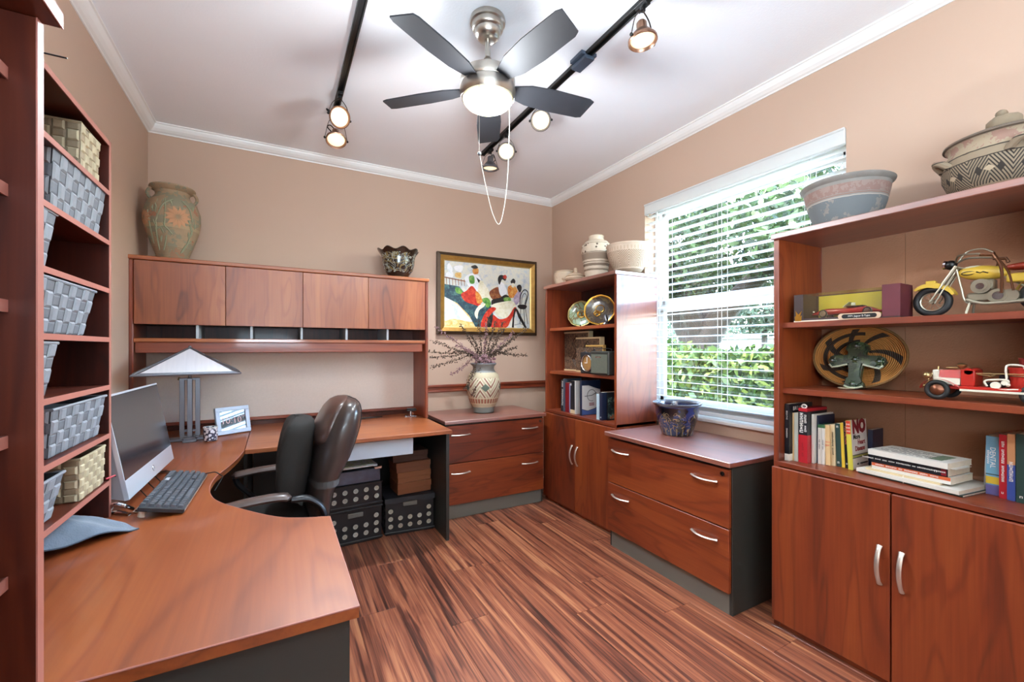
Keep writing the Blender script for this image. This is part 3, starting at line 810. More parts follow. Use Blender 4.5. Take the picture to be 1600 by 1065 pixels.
for x in (.03, LK - .03): MB().cyl((x, DK - .012, -.010), (x, DK - .010, -.034), .011, n=12).build('flip_foot', cream_m, g, M=Mk)
m = MB().tube(bez([(-.262, 2.20, DT + .028), (-.235, 2.24, DT + .020), (-.215, 2.235, DT + .006), (-.205, 2.20, DT + .003), (-.225, 2.13, DT - .03)], 24), .0022, 6)
tag(m.build('keyboard_cable', black_pl), 'thin black cable looping over the concave edge of the desk', 'cable')
m = MB()
for dx, yb in ((0, 2.05), (.02, 2.16), (.0, 2.26)): m.tube(bez([(-.47 + dx, yb, DT + .10), (-.45, yb + .02, DT + .03), (-.42, yb - .02, DT + .004), (-.415, yb - .10, DT + .003)], 18), .002, 6)
tag(m.build('computer_cables', black_pl), 'thin dark cables hanging between the monitor and the keyboard', 'cable')

# ---- table lamp
g = thing('table_lamp', 'pewter table lamp with glass pyramid shade and square posts', 'lamp', (-.463, 3.215, DT), 7)
lt = simple('pewter_lamp_metal', '#76787f', .35, .75, var=.08)
bs = empty_part('base', g)
MB().box(-.035, .035, -.095, .07, 0, .018, .003).box(-.10, .10, -.035, .035, 0, .018, .003).box(-.048, .048, -.048, .048, .018, .030, .003).build('base_plate', lt, bs)
MB().box(-.03, .03, -.097, -.055, .018, .028, .003).build('front_foot', lt, bs)
for (x, y) in ((-.038, .0), (.038, .0), (0, -.038), (0, .038)):
    MB().box(x - .0125, x + .0125, y - .0125, y + .0125, .028, .372, .002).build('post', lt, g)
for z in (.05, .36): MB().box(-.05, .05, -.012, .012, z, z + .014, .002).box(-.012, .012, -.05, .05, z, z + .014, .002).build('cross_plate', lt, g)
MB().cyl((0, 0, .37), (0, 0, .412), .009, n=10).build('stem', lt, g)
MB().cyl((-.055, .0, .362), (-.050, .0, .378), .006, n=8).build('switch', simple('aged_brass', '#7c6a46', .4, .8), g)
SH = .245; z0, z1 = .405, .556
sg = empty_part('shade', g, (0, 0, 0), (0, 0, 0))
gm = NT('frosted_white_glass'); c_ = gm.mix(gm.noise(gm.mapping(gm.obj(), (60, 4, 4)), 1, 2), lin('#f2f3f8'), lin('#dfe2ea')); gm.done(c_, .35); frost = gm.m
for a in range(4):
    Ma = Matrix.Rotation(a * PI / 2, 4, 'Z')
    tri = [Vector((-SH * .86, -SH * .985, z0 + .012)), Vector((SH * .86, -SH * .985, z0 + .012)), Vector((0, -.012, z1 - .006))]
    inn = [p + Vector((0, .006, -.004)) for p in tri]
    m = MB(); m.add([Ma @ p for p in tri + inn], [(0, 1, 2), (5, 4, 3), (0, 3, 4, 1), (1, 4, 5, 2), (2, 5, 3, 0)]); m.build('glass_pane', frost, sg)
m = MB()
for a in range(4):
    Ma = Matrix.Rotation(a * PI / 2, 4, 'Z')
    A, B, T_ = Ma @ Vector((-SH, -SH, z0)), Ma @ Vector((SH, -SH, z0)), Vector((0, 0, z1))
    m.tube([A, B], .0055, 6); m.tube([A, T_], [.0065, .0055], 6)
    b0 = [Vector((-SH, -SH - .001, z0)), Vector((SH, -SH - .001, z0)), Vector((SH * .86, -SH * .99, z0 + .014)), Vector((-SH * .86, -SH * .99, z0 + .014))]
    m.add([Ma @ p for p in b0], [(0, 1, 2, 3)])
    for s in (-1, 1):
        b1 = [Vector((s * SH, -SH - .001, z0)), Vector((0, -.0005, z1 + .003)), Vector((s * .0, -.014, z1 - .008)), Vector((s * SH * .86, -SH * .99, z0 + .014))]
        m.add([Ma @ p for p in b1], [(0, 1, 2, 3) if s < 0 else (3, 2, 1, 0)])
m.ell((0, 0, z1 + .004), .008, n=10, m=6); m.build('shade_frame', lt, sg)

# ---- glass candle cup, digital clock frame
t = NT('mosaic_cup_glass'); v = t.n('TexVoronoi'); v.inputs['Scale'].default_value = 62; t.l(t.obj(), v.inputs['Vector'])
f = t.math('GREATER_THAN', v.outputs['Distance'], .50); c_ = t.mix(f, lin('#e9e8ee'), lin('#3c3c4c')); mosaic = t.done(c_, .2)
g = thing('candle_cup', 'small white cup with dark mosaic dots beside the lamp', 'cup', (-.350, 3.118, DT))
MB().lathe([(.026, 0), (.034, .004), (.036, .03), (.0355, .074), (.037, .082), (.034, .082), (.032, .03), (.02, .012)], 28).build('cup_body', mosaic, g)
MB().lathe([(.0355, .078), (.0378, .081), (.0372, .085), (.034, .084)], 28, cap0=False, cap1=False).build('rim', white_pl, g)
g = thing('digital_clock', 'pale grey digital clock leaning with a glossy striped reflection', 'clock', (-.334, 3.252, DT))
Mc = frame((0, 0, .003), (math.cos(R(31)), math.sin(R(31)), 0), (-math.sin(R(31)) * .21, math.cos(R(31)) * .21, 1))
CWd, CHt = .205, .172
def fr(o, i0, z0_, z1_):
    m = MB(); m.box(0, CWd, 0, i0, z0_, z1_, .002).box(0, CWd, CHt - i0, CHt, z0_, z1_, .002).box(0, i0, i0, CHt - i0, z0_, z1_, .002).box(CWd - i0, CWd, i0, CHt - i0, z0_, z1_, .002); return m
fr(0, .026, .0, .016).build('frame', simple('pale_blue_grey_plastic', '#b4bdcb', .35), g, M=Mc)
MB().box(.004, CWd - .004, .004, CHt - .004, -.012, .0, .002).build('back', silver_side, g, M=Mc)
MB().box(.024, CWd - .024, .024, CHt - .024, .004, .009).build('screen', simple('dark_clock_screen', '#2a2c30', .03, spec=1.0), g, M=Mc)
dg_ = emissive('clock_digits', '#b08a86', .12)
for (s_, sz, x, y) in (('10:10', .058, .092, .084), ('PM', .016, .166, .104)):
    o = text(s_, sz, dg_, g, (x, y, .0093), (1, 0, 0), (0, 1, 0), 'digits'); o.data.transform(Mc)
MB().box(.08, .12, .02, .10, -.05, -.012, .003).build('rear_prop', silver_side, g, M=frame((0, 0, .010), (math.cos(R(31)), math.sin(R(31)), 0), (0, 0, 1)))

# ---- office chair
leather = simple('dark_brown_leather', '#3a2f2b', .33, var=.10, vs=18, bump=(90, .15, .001), coat=.35)
arm_l = simple('brown_arm_leather', '#5a4a44', .32, var=.08, coat=.3)
mesh_b = simple('black_mesh_fabric', '#201d1a', .85, var=.12, vs=50, bump=(500, .5, .001))
CX, CYc = .10, 2.36
ch = thing('office_chair', 'dark brown leather office chair pushed into the corner desk', 'chair', (CX, CYc, 0))
def back_fn(half, front, rear, zs_, bow=.0, e=2.6):
    # closed cross-section loop in (x, y) for every height
    def fn(u, v):
        k = v * (len(zs_) - 1); i = min(int(k), len(zs_) - 2); t_ = k - i
        L = lambda A: A[i] * (1 - t_) + A[i + 1] * t_
        xf, xr, z, h = L(front), L(rear), L(zs_), L(half)
        a = 2 * PI * u; ca, sa = math.cos(a), math.sin(a)
        px = abs(ca) ** (2 / e) * (1 if ca > 0 else -1); py = abs(sa) ** (2 / e) * (1 if sa > 0 else -1)
        xm, xh = (xf + xr) / 2, (xr - xf) / 2
        y = h * py
        return (xm + xh * px - CX + bow * (y / max(h, .01)) ** 2, y, z)
    return fn
zz_ = [.468, .47, .50, .56, .62, .70, .78, .86, .92, .97, 1.01, 1.04, 1.056, 1.06, 1.0605]
fr_ = [.190, .175, .135, .118, .121, .134, .147, .165, .183, .208, .232, .258, .285, .31, .317]
re_ = [.191, .20, .222, .232, .242, .273, .315, .345, .362, .370, .370, .362, .345, .325, .318]
hw = [.002, .16, .20, .215, .225, .235, .245, .25, .25, .245, .235, .21, .16, .05, .002]
m = MB().grid(back_fn(hw, fr_, re_, zz_), 40, 40, cu=True); m.build('backrest', leather, ch)
zz2 = [.833, .835, .85, .88, .92, .97, 1.01, 1.04, 1.057, 1.065, 1.0655]
fr2 = [.215, .20, .158, .150, .160, .186, .210, .238, .268, .30, .307]
re2 = [.216, .23, .25, .26, .27, .28, .29, .30, .31, .315, .308]
hw2 = [.002, .10, .17, .205, .212, .208, .20, .175, .13, .04, .002]
m = MB().grid(back_fn(hw2, fr2, re2, zz2), 36, 28, cu=True); m.build('head_pillow', simple('brown_leather_pillow', '#4a3630', .3, var=.08, bump=(80, .12, .001), coat=.4), ch)
st = []
for i in range(31):
    v = .06 + .92 * i / 30; p = back_fn(hw, fr_, re_, zz_)(.13 / 2 + .0, v); q = Vector(p); st.append((q[0] + .002, -abs(q[1]) - .001, q[2]))
MB().tube(st, .0028, 5).build('piping', black_pl, ch)
# strap of the add-on cushion around the back
st = []
for i in range(40):
    p = Vector(back_fn(hw, fr_, re_, zz_)(i / 40, .345)); c_ = Vector((.19 - CX, 0, p[2])); d = (p - c_); d.z = 0
    st.append(c_ + d * 1.025)
m = MB()
for k in range(40):
    a, b = Vector(st[k]), Vector(st[(k + 1) % 40])
    m.add([a + Vector((0, 0, -.016)), b + Vector((0, 0, -.016)), b + Vector((0, 0, .016)), a + Vector((0, 0, .016))], [(0, 1, 2, 3)], True)
m.build('cushion_strap', simple('grey_strap_webbing', '#4a4644', .8), ch)
zc = [.598, .60, .615, .65, .70, .76, .82, .88, .925, .955, .972, .978, .9785]
fc = [.079, .06, .020, .005, .000, .002, .010, .022, .036, .052, .075, .10, .109]
rc = [.081, .10, .125, .128, .138, .148, .155, .162, .165, .163, .150, .12, .111]
hc = [.002, .12, .17, .19, .195, .195, .19, .183, .172, .155, .12, .06, .002]
bk = MB().grid(back_fn(hc, fc, rc, zc, bow=-.030, e=3.2), 40, 34, cu=True).build('lumbar_cushion', mesh_b, ch, label='black mesh lumbar cushion strapped to the chair back')
def seat_fn(u, v):
    a = 2 * PI * u; e = 3.4; ca, sa = math.cos(a), math.sin(a)
    px = abs(ca) ** (2 / e) * (1 if ca > 0 else -1); py = abs(sa) ** (2 / e) * (1 if sa > 0 else -1)
    prof_ = [(0, .40), (.85, .395), (.97, .41), (1, .45), (.97, .49), (.88, .513), (.5, .517), (0, .515)]
    k = v * 7; i = min(int(k), 6); t_ = k - i; r_ = prof_[i][0] * (1 - t_) + prof_[i + 1][0] * t_; z = prof_[i][1] * (1 - t_) + prof_[i + 1][1] * t_
    return (-.17 + .255 * px * r_, .255 * py * r_, z)
MB().grid(seat_fn, 40, 29, cu=True).build('seat', mesh_b, ch)
for s in (-1, 1):
    yy = s * .262
    A = bez([(-.305, yy, .655), (-.20, yy, .668), (-.10, yy, .672), (-.045, yy, .664)], 18)
    MB().tube(A, [.010] + [.036] * (len(A) - 3) + [.024, .010], 12, sy=.48).build('arm_pad', arm_l, ch)
    F = bez([(-.045, yy, .655), (.02, yy, .648), (.075, yy, .600), (.085, yy * .98, .53), (.05, yy * .9, .46), (-.05, yy * .8, .415)], 30)
    MB().tube(F, .021, 10, sy=.7).build('arm_bracket', black_pl, ch)
    F = bez([(-.29, yy, .645), (-.27, yy, .60), (-.20, yy, .52), (-.16, yy * .9, .44), (-.12, yy * .8, .41)], 24)
    MB().tube(F, .019, 10, sy=.7).build('arm_bracket', black_pl, ch)
MB().box(-.30, -.06, -.13, .13, .375, .405, .006).build('seat_plate', black_pl, ch)
MB().cyl((-.17, 0, .085), (-.17, 0, .38), .026, n=16).cyl((-.17, 0, .20), (-.17, 0, .38), .034, n=16).build('gas_post', black_pl, ch)
for k in range(5):
    a = 2 * PI * k / 5 + .3; d = Vector((math.cos(a), math.sin(a), 0)); o = Vector((-.17, 0, 0))
    MB().tube([o + d * .03 + Vector((0, 0, .105)), o + d * .16 + Vector((0, 0, .095)), o + d * .30 + Vector((0, 0, .07))], [.024, .021, .016], 8).build('base_leg', black_pl, ch)
    n_ = Vector((-d.y, d.x, 0)); p = o + d * .30 + Vector((0, 0, .0285))
    MB().cyl(p - n_ * .022, p - n_ * .004, .027, n=14).cyl(p + n_ * .004, p + n_ * .022, .027, n=14).cyl(p + Vector((0, 0, .01)), p + Vector((0, 0, .06)), .006, n=8).build('caster', black_pl, ch)

# ---- file crates under the straight desk
crate_m = simple('black_crate_plastic', '#131316', .42, var=.05)
hole_l = simple('pale_folder_paper', '#b9b3a2', .8, var=.08, vs=40)
hm = MB(); hm.mat(0).tube([(.0185 * math.cos(2 * PI * i / 16), 0, .0185 * math.sin(2 * PI * i / 16)) for i in range(16)], .0024, 5, closed=True)
hm.mat(1).cyl((0, .0035, 0), (0, .0008, 0), .0180, n=16)
hm.mat(0).tube([(.0062 * math.cos(2 * PI * i / 12), .0004, .0062 * math.sin(2 * PI * i / 12)) for i in range(12)], .0007, 4, closed=True)
HOLE = None
def crate(label, loc, rz, W, D, H, rows, hcols=5, open_top=False):
    global HOLE
    g = thing('file_crate', label, 'crate', loc, rz, None)
    t_ = .006
    m = MB(); m.box(0, W, 0, t_, .022, H - .012).box(0, W, D - t_, D, .022, H - .012).box(0, t_, t_, D - t_, .022, H - .012).box(W - t_, W, t_, D - t_, .022, H - .012).box(.002, W - .002, .002, D - .002, .020, .026)
    m.build('body', crate_m, g)
    MB().box(-.008, W + .008, -.008, D + .008, .008, .022, .003).box(.0, W, -.002, D, .0, .009, .002).build('base_flange', crate_m, g)
    MB().box(-.007, W + .007, -.007, .010, H - .014, H, .003).box(-.007, W + .007, D - .010, D + .007, H - .014, H, .003).box(-.007, .010, .010, D - .010, H - .014, H, .003).box(W - .010, W + .007, .010, D - .010, H - .014, H, .003).build('top_rim', crate_m, g)
    px = (W - .07) / (hcols - 1)
    for r_ in range(rows):
        for c_ in range(hcols):
            if r_ == 2 and c_ not in (0, hcols - 1): continue
            if HOLE is None: HOLE = hm.build('crate_hole', [crate_m, hole_l], g); o = HOLE
            else: o = HOLE.copy(); COL.objects.link(o); o.parent = g
            o.location = (.035 + c_ * px, -.0028, .060 + r_ * .053)
    for r_ in range(rows):
        for c_ in range(3):
            o = HOLE.copy(); COL.objects.link(o); o.parent = g; o.location = (-.0028, .06 + c_ * (D - .12) / 2, .060 + r_ * .053); o.rotation_euler = (0, 0, R(-90))
    if rows == 3:
        MB().box(W / 2 - .05, W / 2 + .05, -.006, .003, H - .062, H - .030, .006).build('grip', simple('grey_crate_grip', '#6d6a62', .5), g)
    return g
c1 = crate('lower black file crate of the stack behind the chair', (.290, 3.03, 0), 4, .345, .29, .236, 3)
c2 = crate('upper black file crate stacked behind the chair with papers on it', (.292, 3.032, .237), 4, .345, .29, .160, 2)
g = thing('clear_file_box', 'clear bluish plastic file box on the upper crate', 'box', (.295, 3.036, .398), 4)
MB().box(.0, .335, .0, .27, .0, .088, .004).build('tub', simple('smoky_clear_plastic', '#3d4756', .12, var=.25, vs=16, spec=.8), g)
MB().box(.29, .345, -.006, .02, .080, .10, .004).build('latch', chrome, g)
g = thing('paper_stack', 'white and green printed papers on the clear file box', 'papers', (.31, 3.045, .4995), 4)
MB().box(0, .30, 0, .22, 0, .010).build('sheets', white_paper, g)
t = NT('green_printed_sheet'); f = t.noise(t.obj(), 26, 3); green_sheet = t.done(t.ramp(f, [(.40, '#e8ece2'), (.52, '#c4d6a2'), (.60, '#eef0ea'), (.72, '#5c6b52')]), .7)
MB().box(.02, .29, .01, .21, .0102, .013).build('top_sheet', green_sheet, g)
c3 = crate('black file crate under the desk holding brown boxes', (.664, 3.062, 0), -5, .338, .29, .254, 3)
lidm = simple('black_crate_lid', '#202126', .5)
g = thing('crate_cover', 'black cloth cover over the right crate beneath brown boxes', 'cloth', (.664, 3.062, .2555), -5)
MB().grid(lambda u, v: (-.006 + .35 * u, -.010 + .31 * v, .003 + .004 * math.sin(6 * u + 3 * v) ** 2), 16, 12).grid(lambda u, v: (-.006 + .35 * u, -.0115 - .002 * v, .004 - v * (.02 + .018 * abs(math.sin(5 * u + .5)))), 16, 4).build('cover_sheet', lidm, g)
cb = [(.752, 3.078, .2635, .252, .082, '#8a5232', 'lowest brown carton on the right crate'), (.752, 3.080, .346, .250, .075, '#8f5836', 'second brown carton up on the right crate'), (.742, 3.076, .4215, .256, .070, '#7d4c33', 'third brown carton up on the right crate'), (.722, 3.098, .492, .262, .070, '#533629', 'topmost dark brown carton under the desk')]
for i, (x, y, z, w, h, c_, lab) in enumerate(cb):
    mt = simple('brown_carton_%d' % i, c_, .6, var=.05)
    g = thing('carton', lab, 'box', (x, y, z), 3, 'cartons under the desk')
    MB().box(.003, w - .003, .003, .20, 0, h - .001, .002).build('tray', mt, g)
    MB().box(0, w, 0, .203, h * .45, h, .002).build('lid', mt, g)
# ================================================================== POTTERY
def pottery(name, base, layers=(), rough=.7, var=.10, vs=22, bump=None, coat=0.0):
    t = NT(name); sep = t.n('SeparateXYZ'); t.l(t.obj(), sep.inputs[0]); X, Y, Z = sep.outputs
    ang = t.math('DIVIDE', t.math('ARCTAN2', Y, X), 2 * PI)
    nz = t.noise(t.obj(), vs, 3); col = t.mix(nz, scale_hex(base, 1 - 2 * var), scale_hex(base, 1 + 2 * var))
    wob = t.math('MULTIPLY', t.math('SUBTRACT', t.noise(t.obj(), 40, 1), .5), .004)
    Zw = t.math('ADD', Z, wob)
    for L in layers:
        k, z0, z1, c = L[:4]
        mask = t.math('MULTIPLY', t.math('GREATER_THAN', Zw, z0), t.math('LESS_THAN', Zw, z1))
        if k in ('chev', 'vert', 'dia'):
            n = L[4]; fr = t.math('FRACT', t.math('ADD', t.math('MULTIPLY', ang, n), 10.0 + (L[7] if len(L) > 7 else 0)))
            tri = t.math('MULTIPLY', t.math('ABSOLUTE', t.math('SUBTRACT', fr, .5)), 2.0)
        if k == 'chev':
            v = t.math('DIVIDE', t.math('SUBTRACT', Z, z0), z1 - z0)
            q = t.math('FRACT', t.math('MULTIPLY', t.math('ADD', t.math('ADD', v, t.math('MULTIPLY', tri, L[6])), 4.0), L[5]))
            mask = t.math('MULTIPLY', mask, t.math('GREATER_THAN', q, .55))
        elif k == 'vert': mask = t.math('MULTIPLY', mask, t.math('GREATER_THAN', tri, L[5] if len(L) > 5 else .5))
        elif k == 'dia':
            v = t.math('ABSOLUTE', t.math('SUBTRACT', t.math('MULTIPLY', t.math('DIVIDE', t.math('SUBTRACT', Z, z0), z1 - z0), 2.0), 1.0))
            mask = t.math('MULTIPLY', mask, t.math('LESS_THAN', t.math('ADD', v, tri), L[5]))
        elif k == 'spots':
            vo = t.n('TexVoronoi'); vo.inputs['Scale'].default_value = L[4]; t.l(t.obj(), vo.inputs['Vector'])
            mask = t.math('MULTIPLY', mask, t.math('LESS_THAN', vo.outputs['Distance'], L[5]))
        elif k == 'swirl':
            q = t.noise(t.obj(), L[4], 1, .5, 1.6)
            mask = t.math('MULTIPLY', mask, t.math('LESS_THAN', t.math('ABSOLUTE', t.math('SUBTRACT', q, .5)), L[5]))
        elif k == 'mottle':
            mask = t.math('MULTIPLY', mask, t.math('GREATER_THAN', t.noise(t.obj(), L[4], 4, .65), L[5]))
        col = t.mix(mask, col, lin(c))
    if bump: t.bump(t.noise(t.obj(), bump[0], 3), bump[1], .002)
    return t.done(col, rough, 0, coat)
def vessel(name, label, cat, loc, prof, mt, n=40, rz=0, fn=None, body='body', group=None):
    g = thing(name, label, cat, loc, rz, group)
    MB().lathe(prof, n, fn=fn, cap0=True, cap1=True).build(body, mt, g)
    return g
HT = HZ + HH + .0005    # hutch top
# -- tall floral vase on the hutch
m1 = pottery('carved_terracotta', '#9c8468', [('mottle', .0, .52, '#86806a', 9, .52), ('mottle', .0, .40, '#a06f55', 7, .60), ('band', .20, .22, '#a89070'), ('chev', .02, .085, '#8b7357', 2, 7, .0)], .85, bump=(30, .5))
g = vessel('floral_vase', 'large tan clay vase with orange flower relief on the hutch', 'vase', (-.590, 3.475, HT),
  [(.070, 0), (.078, .004), (.085, .04), (.110, .11), (.136, .19), (.148, .26), (.146, .32), (.128, .375), (.100, .405), (.088, .425), (.092, .445), (.116, .462), (.121, .470), (.119, .477), (.105, .474), (.080, .445), (.075, .41)], m1)
gd = math.atan2(-3.475, .59)       # direction towards the room
def surf(a, z, off=.002):
    P_ = [(.078, .0), (.085, .04), (.110, .11), (.136, .19), (.148, .26), (.146, .32), (.128, .375), (.100, .405)]
    for (r0, z0_), (r1, z1_) in zip(P_[:-1], P_[1:]):
        if z0_ <= z <= z1_: r = r0 + (r1 - r0) * (z - z0_) / (z1_ - z0_); break
    else: r = .1
    return Vector(((r + off) * math.cos(a), (r + off) * math.sin(a), z))
def flower(mat_petal, a0, zc_, r_, n):
    m = MB()
    for k in range(n):
        th = 2 * PI * k / n; c_, s_ = math.cos(th), math.sin(th)
        def pt(d, w): return surf(a0 + (d * c_ - w * s_) * r_ / .145, zc_ + (d * s_ + w * c_) * r_, .0025 + .004 * (1 - d) + (.003 if w == 0 else 0))
        m.add([pt(.15, 0), pt(.6, -.17), pt(1, 0), pt(.6, .17), pt(.55, 0)], [(0, 1, 4), (1, 2, 4), (2, 3, 4), (3, 0, 4)], True)
    return m
orange_p = simple('orange_clay_petals', '#bd8d69', .8, var=.1); green_p = simple('sage_clay_leaves', '#8f9276', .85, var=.1)
for (da, zc_, rr) in ((.18, .265, .070), (-1.15, .255, .055)):
    flower(None, gd + da, zc_, rr, 13).build('flower_relief', orange_p, g)
m = MB()
for (pa, pb, pc) in (((-.75, .06), (-.62, .2), (-.60, .37)), ((-.60, .23), (-.35, .33), (.02, .375)), ((-.62, .18), (-.3, .20), (.0, .155)), ((-.5, .06), (-.35, .10), (-.25, .15)), ((.55, .06), (.7, .12), (.75, .2)), ((.35, .375), (.6, .33), (.72, .25)), ((-.3, .38), (-.25, .3), (-.30, .20)), ((.45, .05), (.62, .1), (.9, .14)), ((-1.0, .1), (-.9, .2), (-.95, .3))):
    m.tube(bez([surf(gd + a, z) for a, z in (pa, pb, pc)], 14), [.002] + [.0042] * 13 + [.0015], 5)
for k in range(22):
    rr = random.Random(k); a = gd + rr.choice([-.75, -.55, -.35, .65, .8, .1]) + rr.uniform(-.12, .12); z = rr.uniform(.07, .36)
    d = rr.uniform(-.12, .12); m.tube([surf(a, z), surf(a + d * .5, z + .022, .005), surf(a + d, z + .04)], [.001, .007, .001], 5, sy=.5)
m.build('leaf_relief', green_p, g)
for s in (-1, 1):
    a = gd + s * 1.45; d = Vector((math.cos(a), math.sin(a), 0))
    MB().tube(bez([d * .108 + Vector((0, 0, .460)), d * .122 + Vector((0, 0, .44)), d * .126 + Vector((0, 0, .415)), d * .112 + Vector((0, 0, .392))], 12), .009, 8).build('handle', m1, g)
# -- scalloped dark pot on the hutch
m2 = pottery('dark_bronze_glaze', '#2e2119', [('swirl', .06, .20, '#7a6a44', 11, .05), ('swirl', .05, .20, '#9fa49a', 19, .035), ('band', 0, .022, '#6f5c3c')], .22, var=.15, bump=(26, .8), coat=.6)
def scal(r, z, a):
    k = max(0, (z - .17) / .07); return (r * (1 + .05 * k * math.cos(8 * a)), z + .012 * k * math.cos(8 * a))
vessel('scalloped_pot', 'dark glossy pot with scalloped rim on the hutch', 'pot', (.858, 3.485, HT),
  [(.062, 0), (.072, .006), (.070, .02), (.088, .04), (.112, .075), (.124, .12), (.128, .165), (.134, .19), (.152, .215), (.160, .228), (.155, .232), (.140, .22), (.122, .19), (.115, .13)], m2, 64, fn=scal)
# -- big painted vase with dried stems on the left file cabinet
m3 = pottery('painted_amphora', '#bfb193', [('band', .345, .46, '#8a8a86'), ('band', .415, .47, '#6e7076'), ('chev', .13, .30, '#8f5c4c', 5, 2.2, .75, .25), ('chev', .13, .30, '#d9d2b8', 5, 4.4, .75, .25), ('dia', .14, .30, '#5c6a5c', 5, .42), ('vert', .085, .125, '#9c5a44', 30, .5), ('band', .125, .133, '#d8cba8'), ('band', .08, .087, '#d8cba8'), ('spots', .30, .345, '#5b4a40', 26, .22), ('band', .0, .05, '#7f8681')], .6, var=.08, bump=(60, .3))
VX, VY = 1.572, 3.405
fv = vessel('painted_vase', 'tall painted cream vase holding dried stems on the left file cabinet', 'vase', (VX, VY, DT + .0005),
  [(.085, 0), (.092, .006), (.092, .03), (.094, .05), (.118, .09), (.140, .16), (.148, .22), (.145, .275), (.128, .325), (.100, .355), (.090, .375), (.092, .395), (.108, .41), (.113, .418), (.109, .424), (.088, .41), (.08, .36)], m3, 48)
twig = simple('dried_stem', '#5d4a38', .9, var=.15); bud = simple('dark_dried_buds', '#4a3b30', .9, var=.3, vs=60); mauve = simple('mauve_dried_flowers', '#8f6c70', .9, var=.15, vs=60)
ar = thing('dried_stems', 'spray of dark dried stems fanning from the painted vase', 'plant', (VX, VY, DT + .42))
rng = random.Random(11)
tips = [(-.43, .30, -.02), (-.46, .19, -.03), (-.50, .10, .0), (-.50, .06, -.08), (-.48, -.02, -.04), (-.33, -.08, -.10), (-.22, -.20, -.12), (-.12, .24, -.02), (-.20, .33, .02), (-.05, .37, .0), (.0, .33, -.05), (.06, .40, .03), (.12, .36, .0), (.20, .37, .0), (.16, .30, -.08), (.30, .27, .02), (.42, .31, -.02), (.24, .22, -.1), (.40, .07, -.06), (.28, .14, -.08), (-.30, .16, -.12), (-.14, -.26, -.10)]
for i, (dx, dz, dy) in enumerate(tips):
    s_ = empty_part('stem', ar)
    m = MB(); side = .4 if dz > .1 else .75
    P_ = bez([(dx * .06, dy * .1, -.10), (dx * .22, dy * .3, .02 + .10 * side * (1 if dz > 0 else .6)), (dx * .6, dy * .7, dz * .55 + .05 * side), (dx, dy, dz)], 27)
    m.tube(P_, [.0026] * 20 + [.0016] * (len(P_) - 20), 5); m.build('stalk', twig, s_)
    b = MB()
    for k in range(9, len(P_)):
        for q in range(5):
            p = P_[k] + Vector((rng.gauss(0, .008), rng.gauss(0, .008), rng.gauss(0, .008)))
            b.ell(p, rng.uniform(.003, .0065), n=5, m=3)
    b.build('buds', bud if i % 5 else mauve, s_, kind='stuff')
m = MB()
for _ in range(150):
    a = rng.uniform(0, 2 * PI); r_ = rng.uniform(0, .10); m.ell((r_ * math.cos(a), r_ * math.sin(a) * .6 - .04, rng.uniform(.0, .085 - r_ * .4)), rng.uniform(.006, .012), n=6, m=4)
m.build('flower_heads', mauve, ar, kind='stuff')
# -- pots on the corner bookcase
BT = 1.8505
cream_pot = '#c9b49a'
p1 = pottery('cream_bowl_glaze', cream_pot, [('mottle', 0, .1, '#b39678', 16, .56)], .75, bump=(60, .4))
vessel('small_bowl', 'small cream clay bowl at the far end of the corner bookcase top', 'bowl', (2.205, 3.095, BT), [(.050, 0), (.074, .01), (.090, .05), (.092, .09), (.086, .112), (.091, .121), (.086, .126), (.078, .115), (.078, .05)], p1)
p2 = pottery('cream_lidded_glaze', '#c4ab90', [('band', .028, .034, '#8f7660'), ('band', .012, .016, '#8f7660')], .75, bump=(60, .3))
g = vessel('lidded_jar', 'small squat cream jar with knobbed lid on the corner bookcase', 'jar', (2.175, 2.895, BT), [(.050, 0), (.074, .009), (.088, .028), (.086, .042), (.076, .050)], p2)
MB().lathe([(.076, .0505), (.080, .054), (.056, .072), (.026, .082), (.016, .088), (.018, .104), (.014, .120), (.004, .124)], 32).build('lid', p2, g)
p3 = pottery('banded_cream_vase', '#ccbba4', [('band', .06, .075, '#8b7865'), ('band', .095, .115, '#7f6c5b'), ('band', .125, .130, '#6d5a4a'), ('band', .145, .195, '#8d7a68'), ('spots', .20, .27, '#5c4a3c', 30, .25), ('band', .198, .202, '#5c4a3c'), ('band', .268, .272, '#75614f')], .8, bump=(70, .3))
vessel('banded_vase', 'cream clay vase with brown bands on the corner bookcase', 'vase', (2.215, 2.680, BT), [(.078, 0), (.086, .005), (.088, .03), (.098, .10), (.112, .18), (.117, .225), (.110, .268), (.085, .295), (.062, .305), (.056, .325), (.060, .338), (.056, .342), (.046, .33), (.046, .30)], p3)
p4_ = pottery('carved_cream_bowl', '#cdb9a2', [('chev', .04, .155, '#8a725c', 6, 7, .9, .2), ('vert', .16, .185, '#bda68e', 40, .7), ('band', 0, .03, '#9b8a76')], .8, bump=(70, .3))
vessel('carved_bowl', 'large cream bowl with carved chevrons on the corner bookcase', 'bowl', (2.275, 2.388, BT), [(.075, 0), (.085, .006), (.105, .035), (.140, .10), (.153, .15), (.156, .19), (.163, .205), (.160, .212), (.150, .206), (.142, .15), (.10, .06)], p4_)
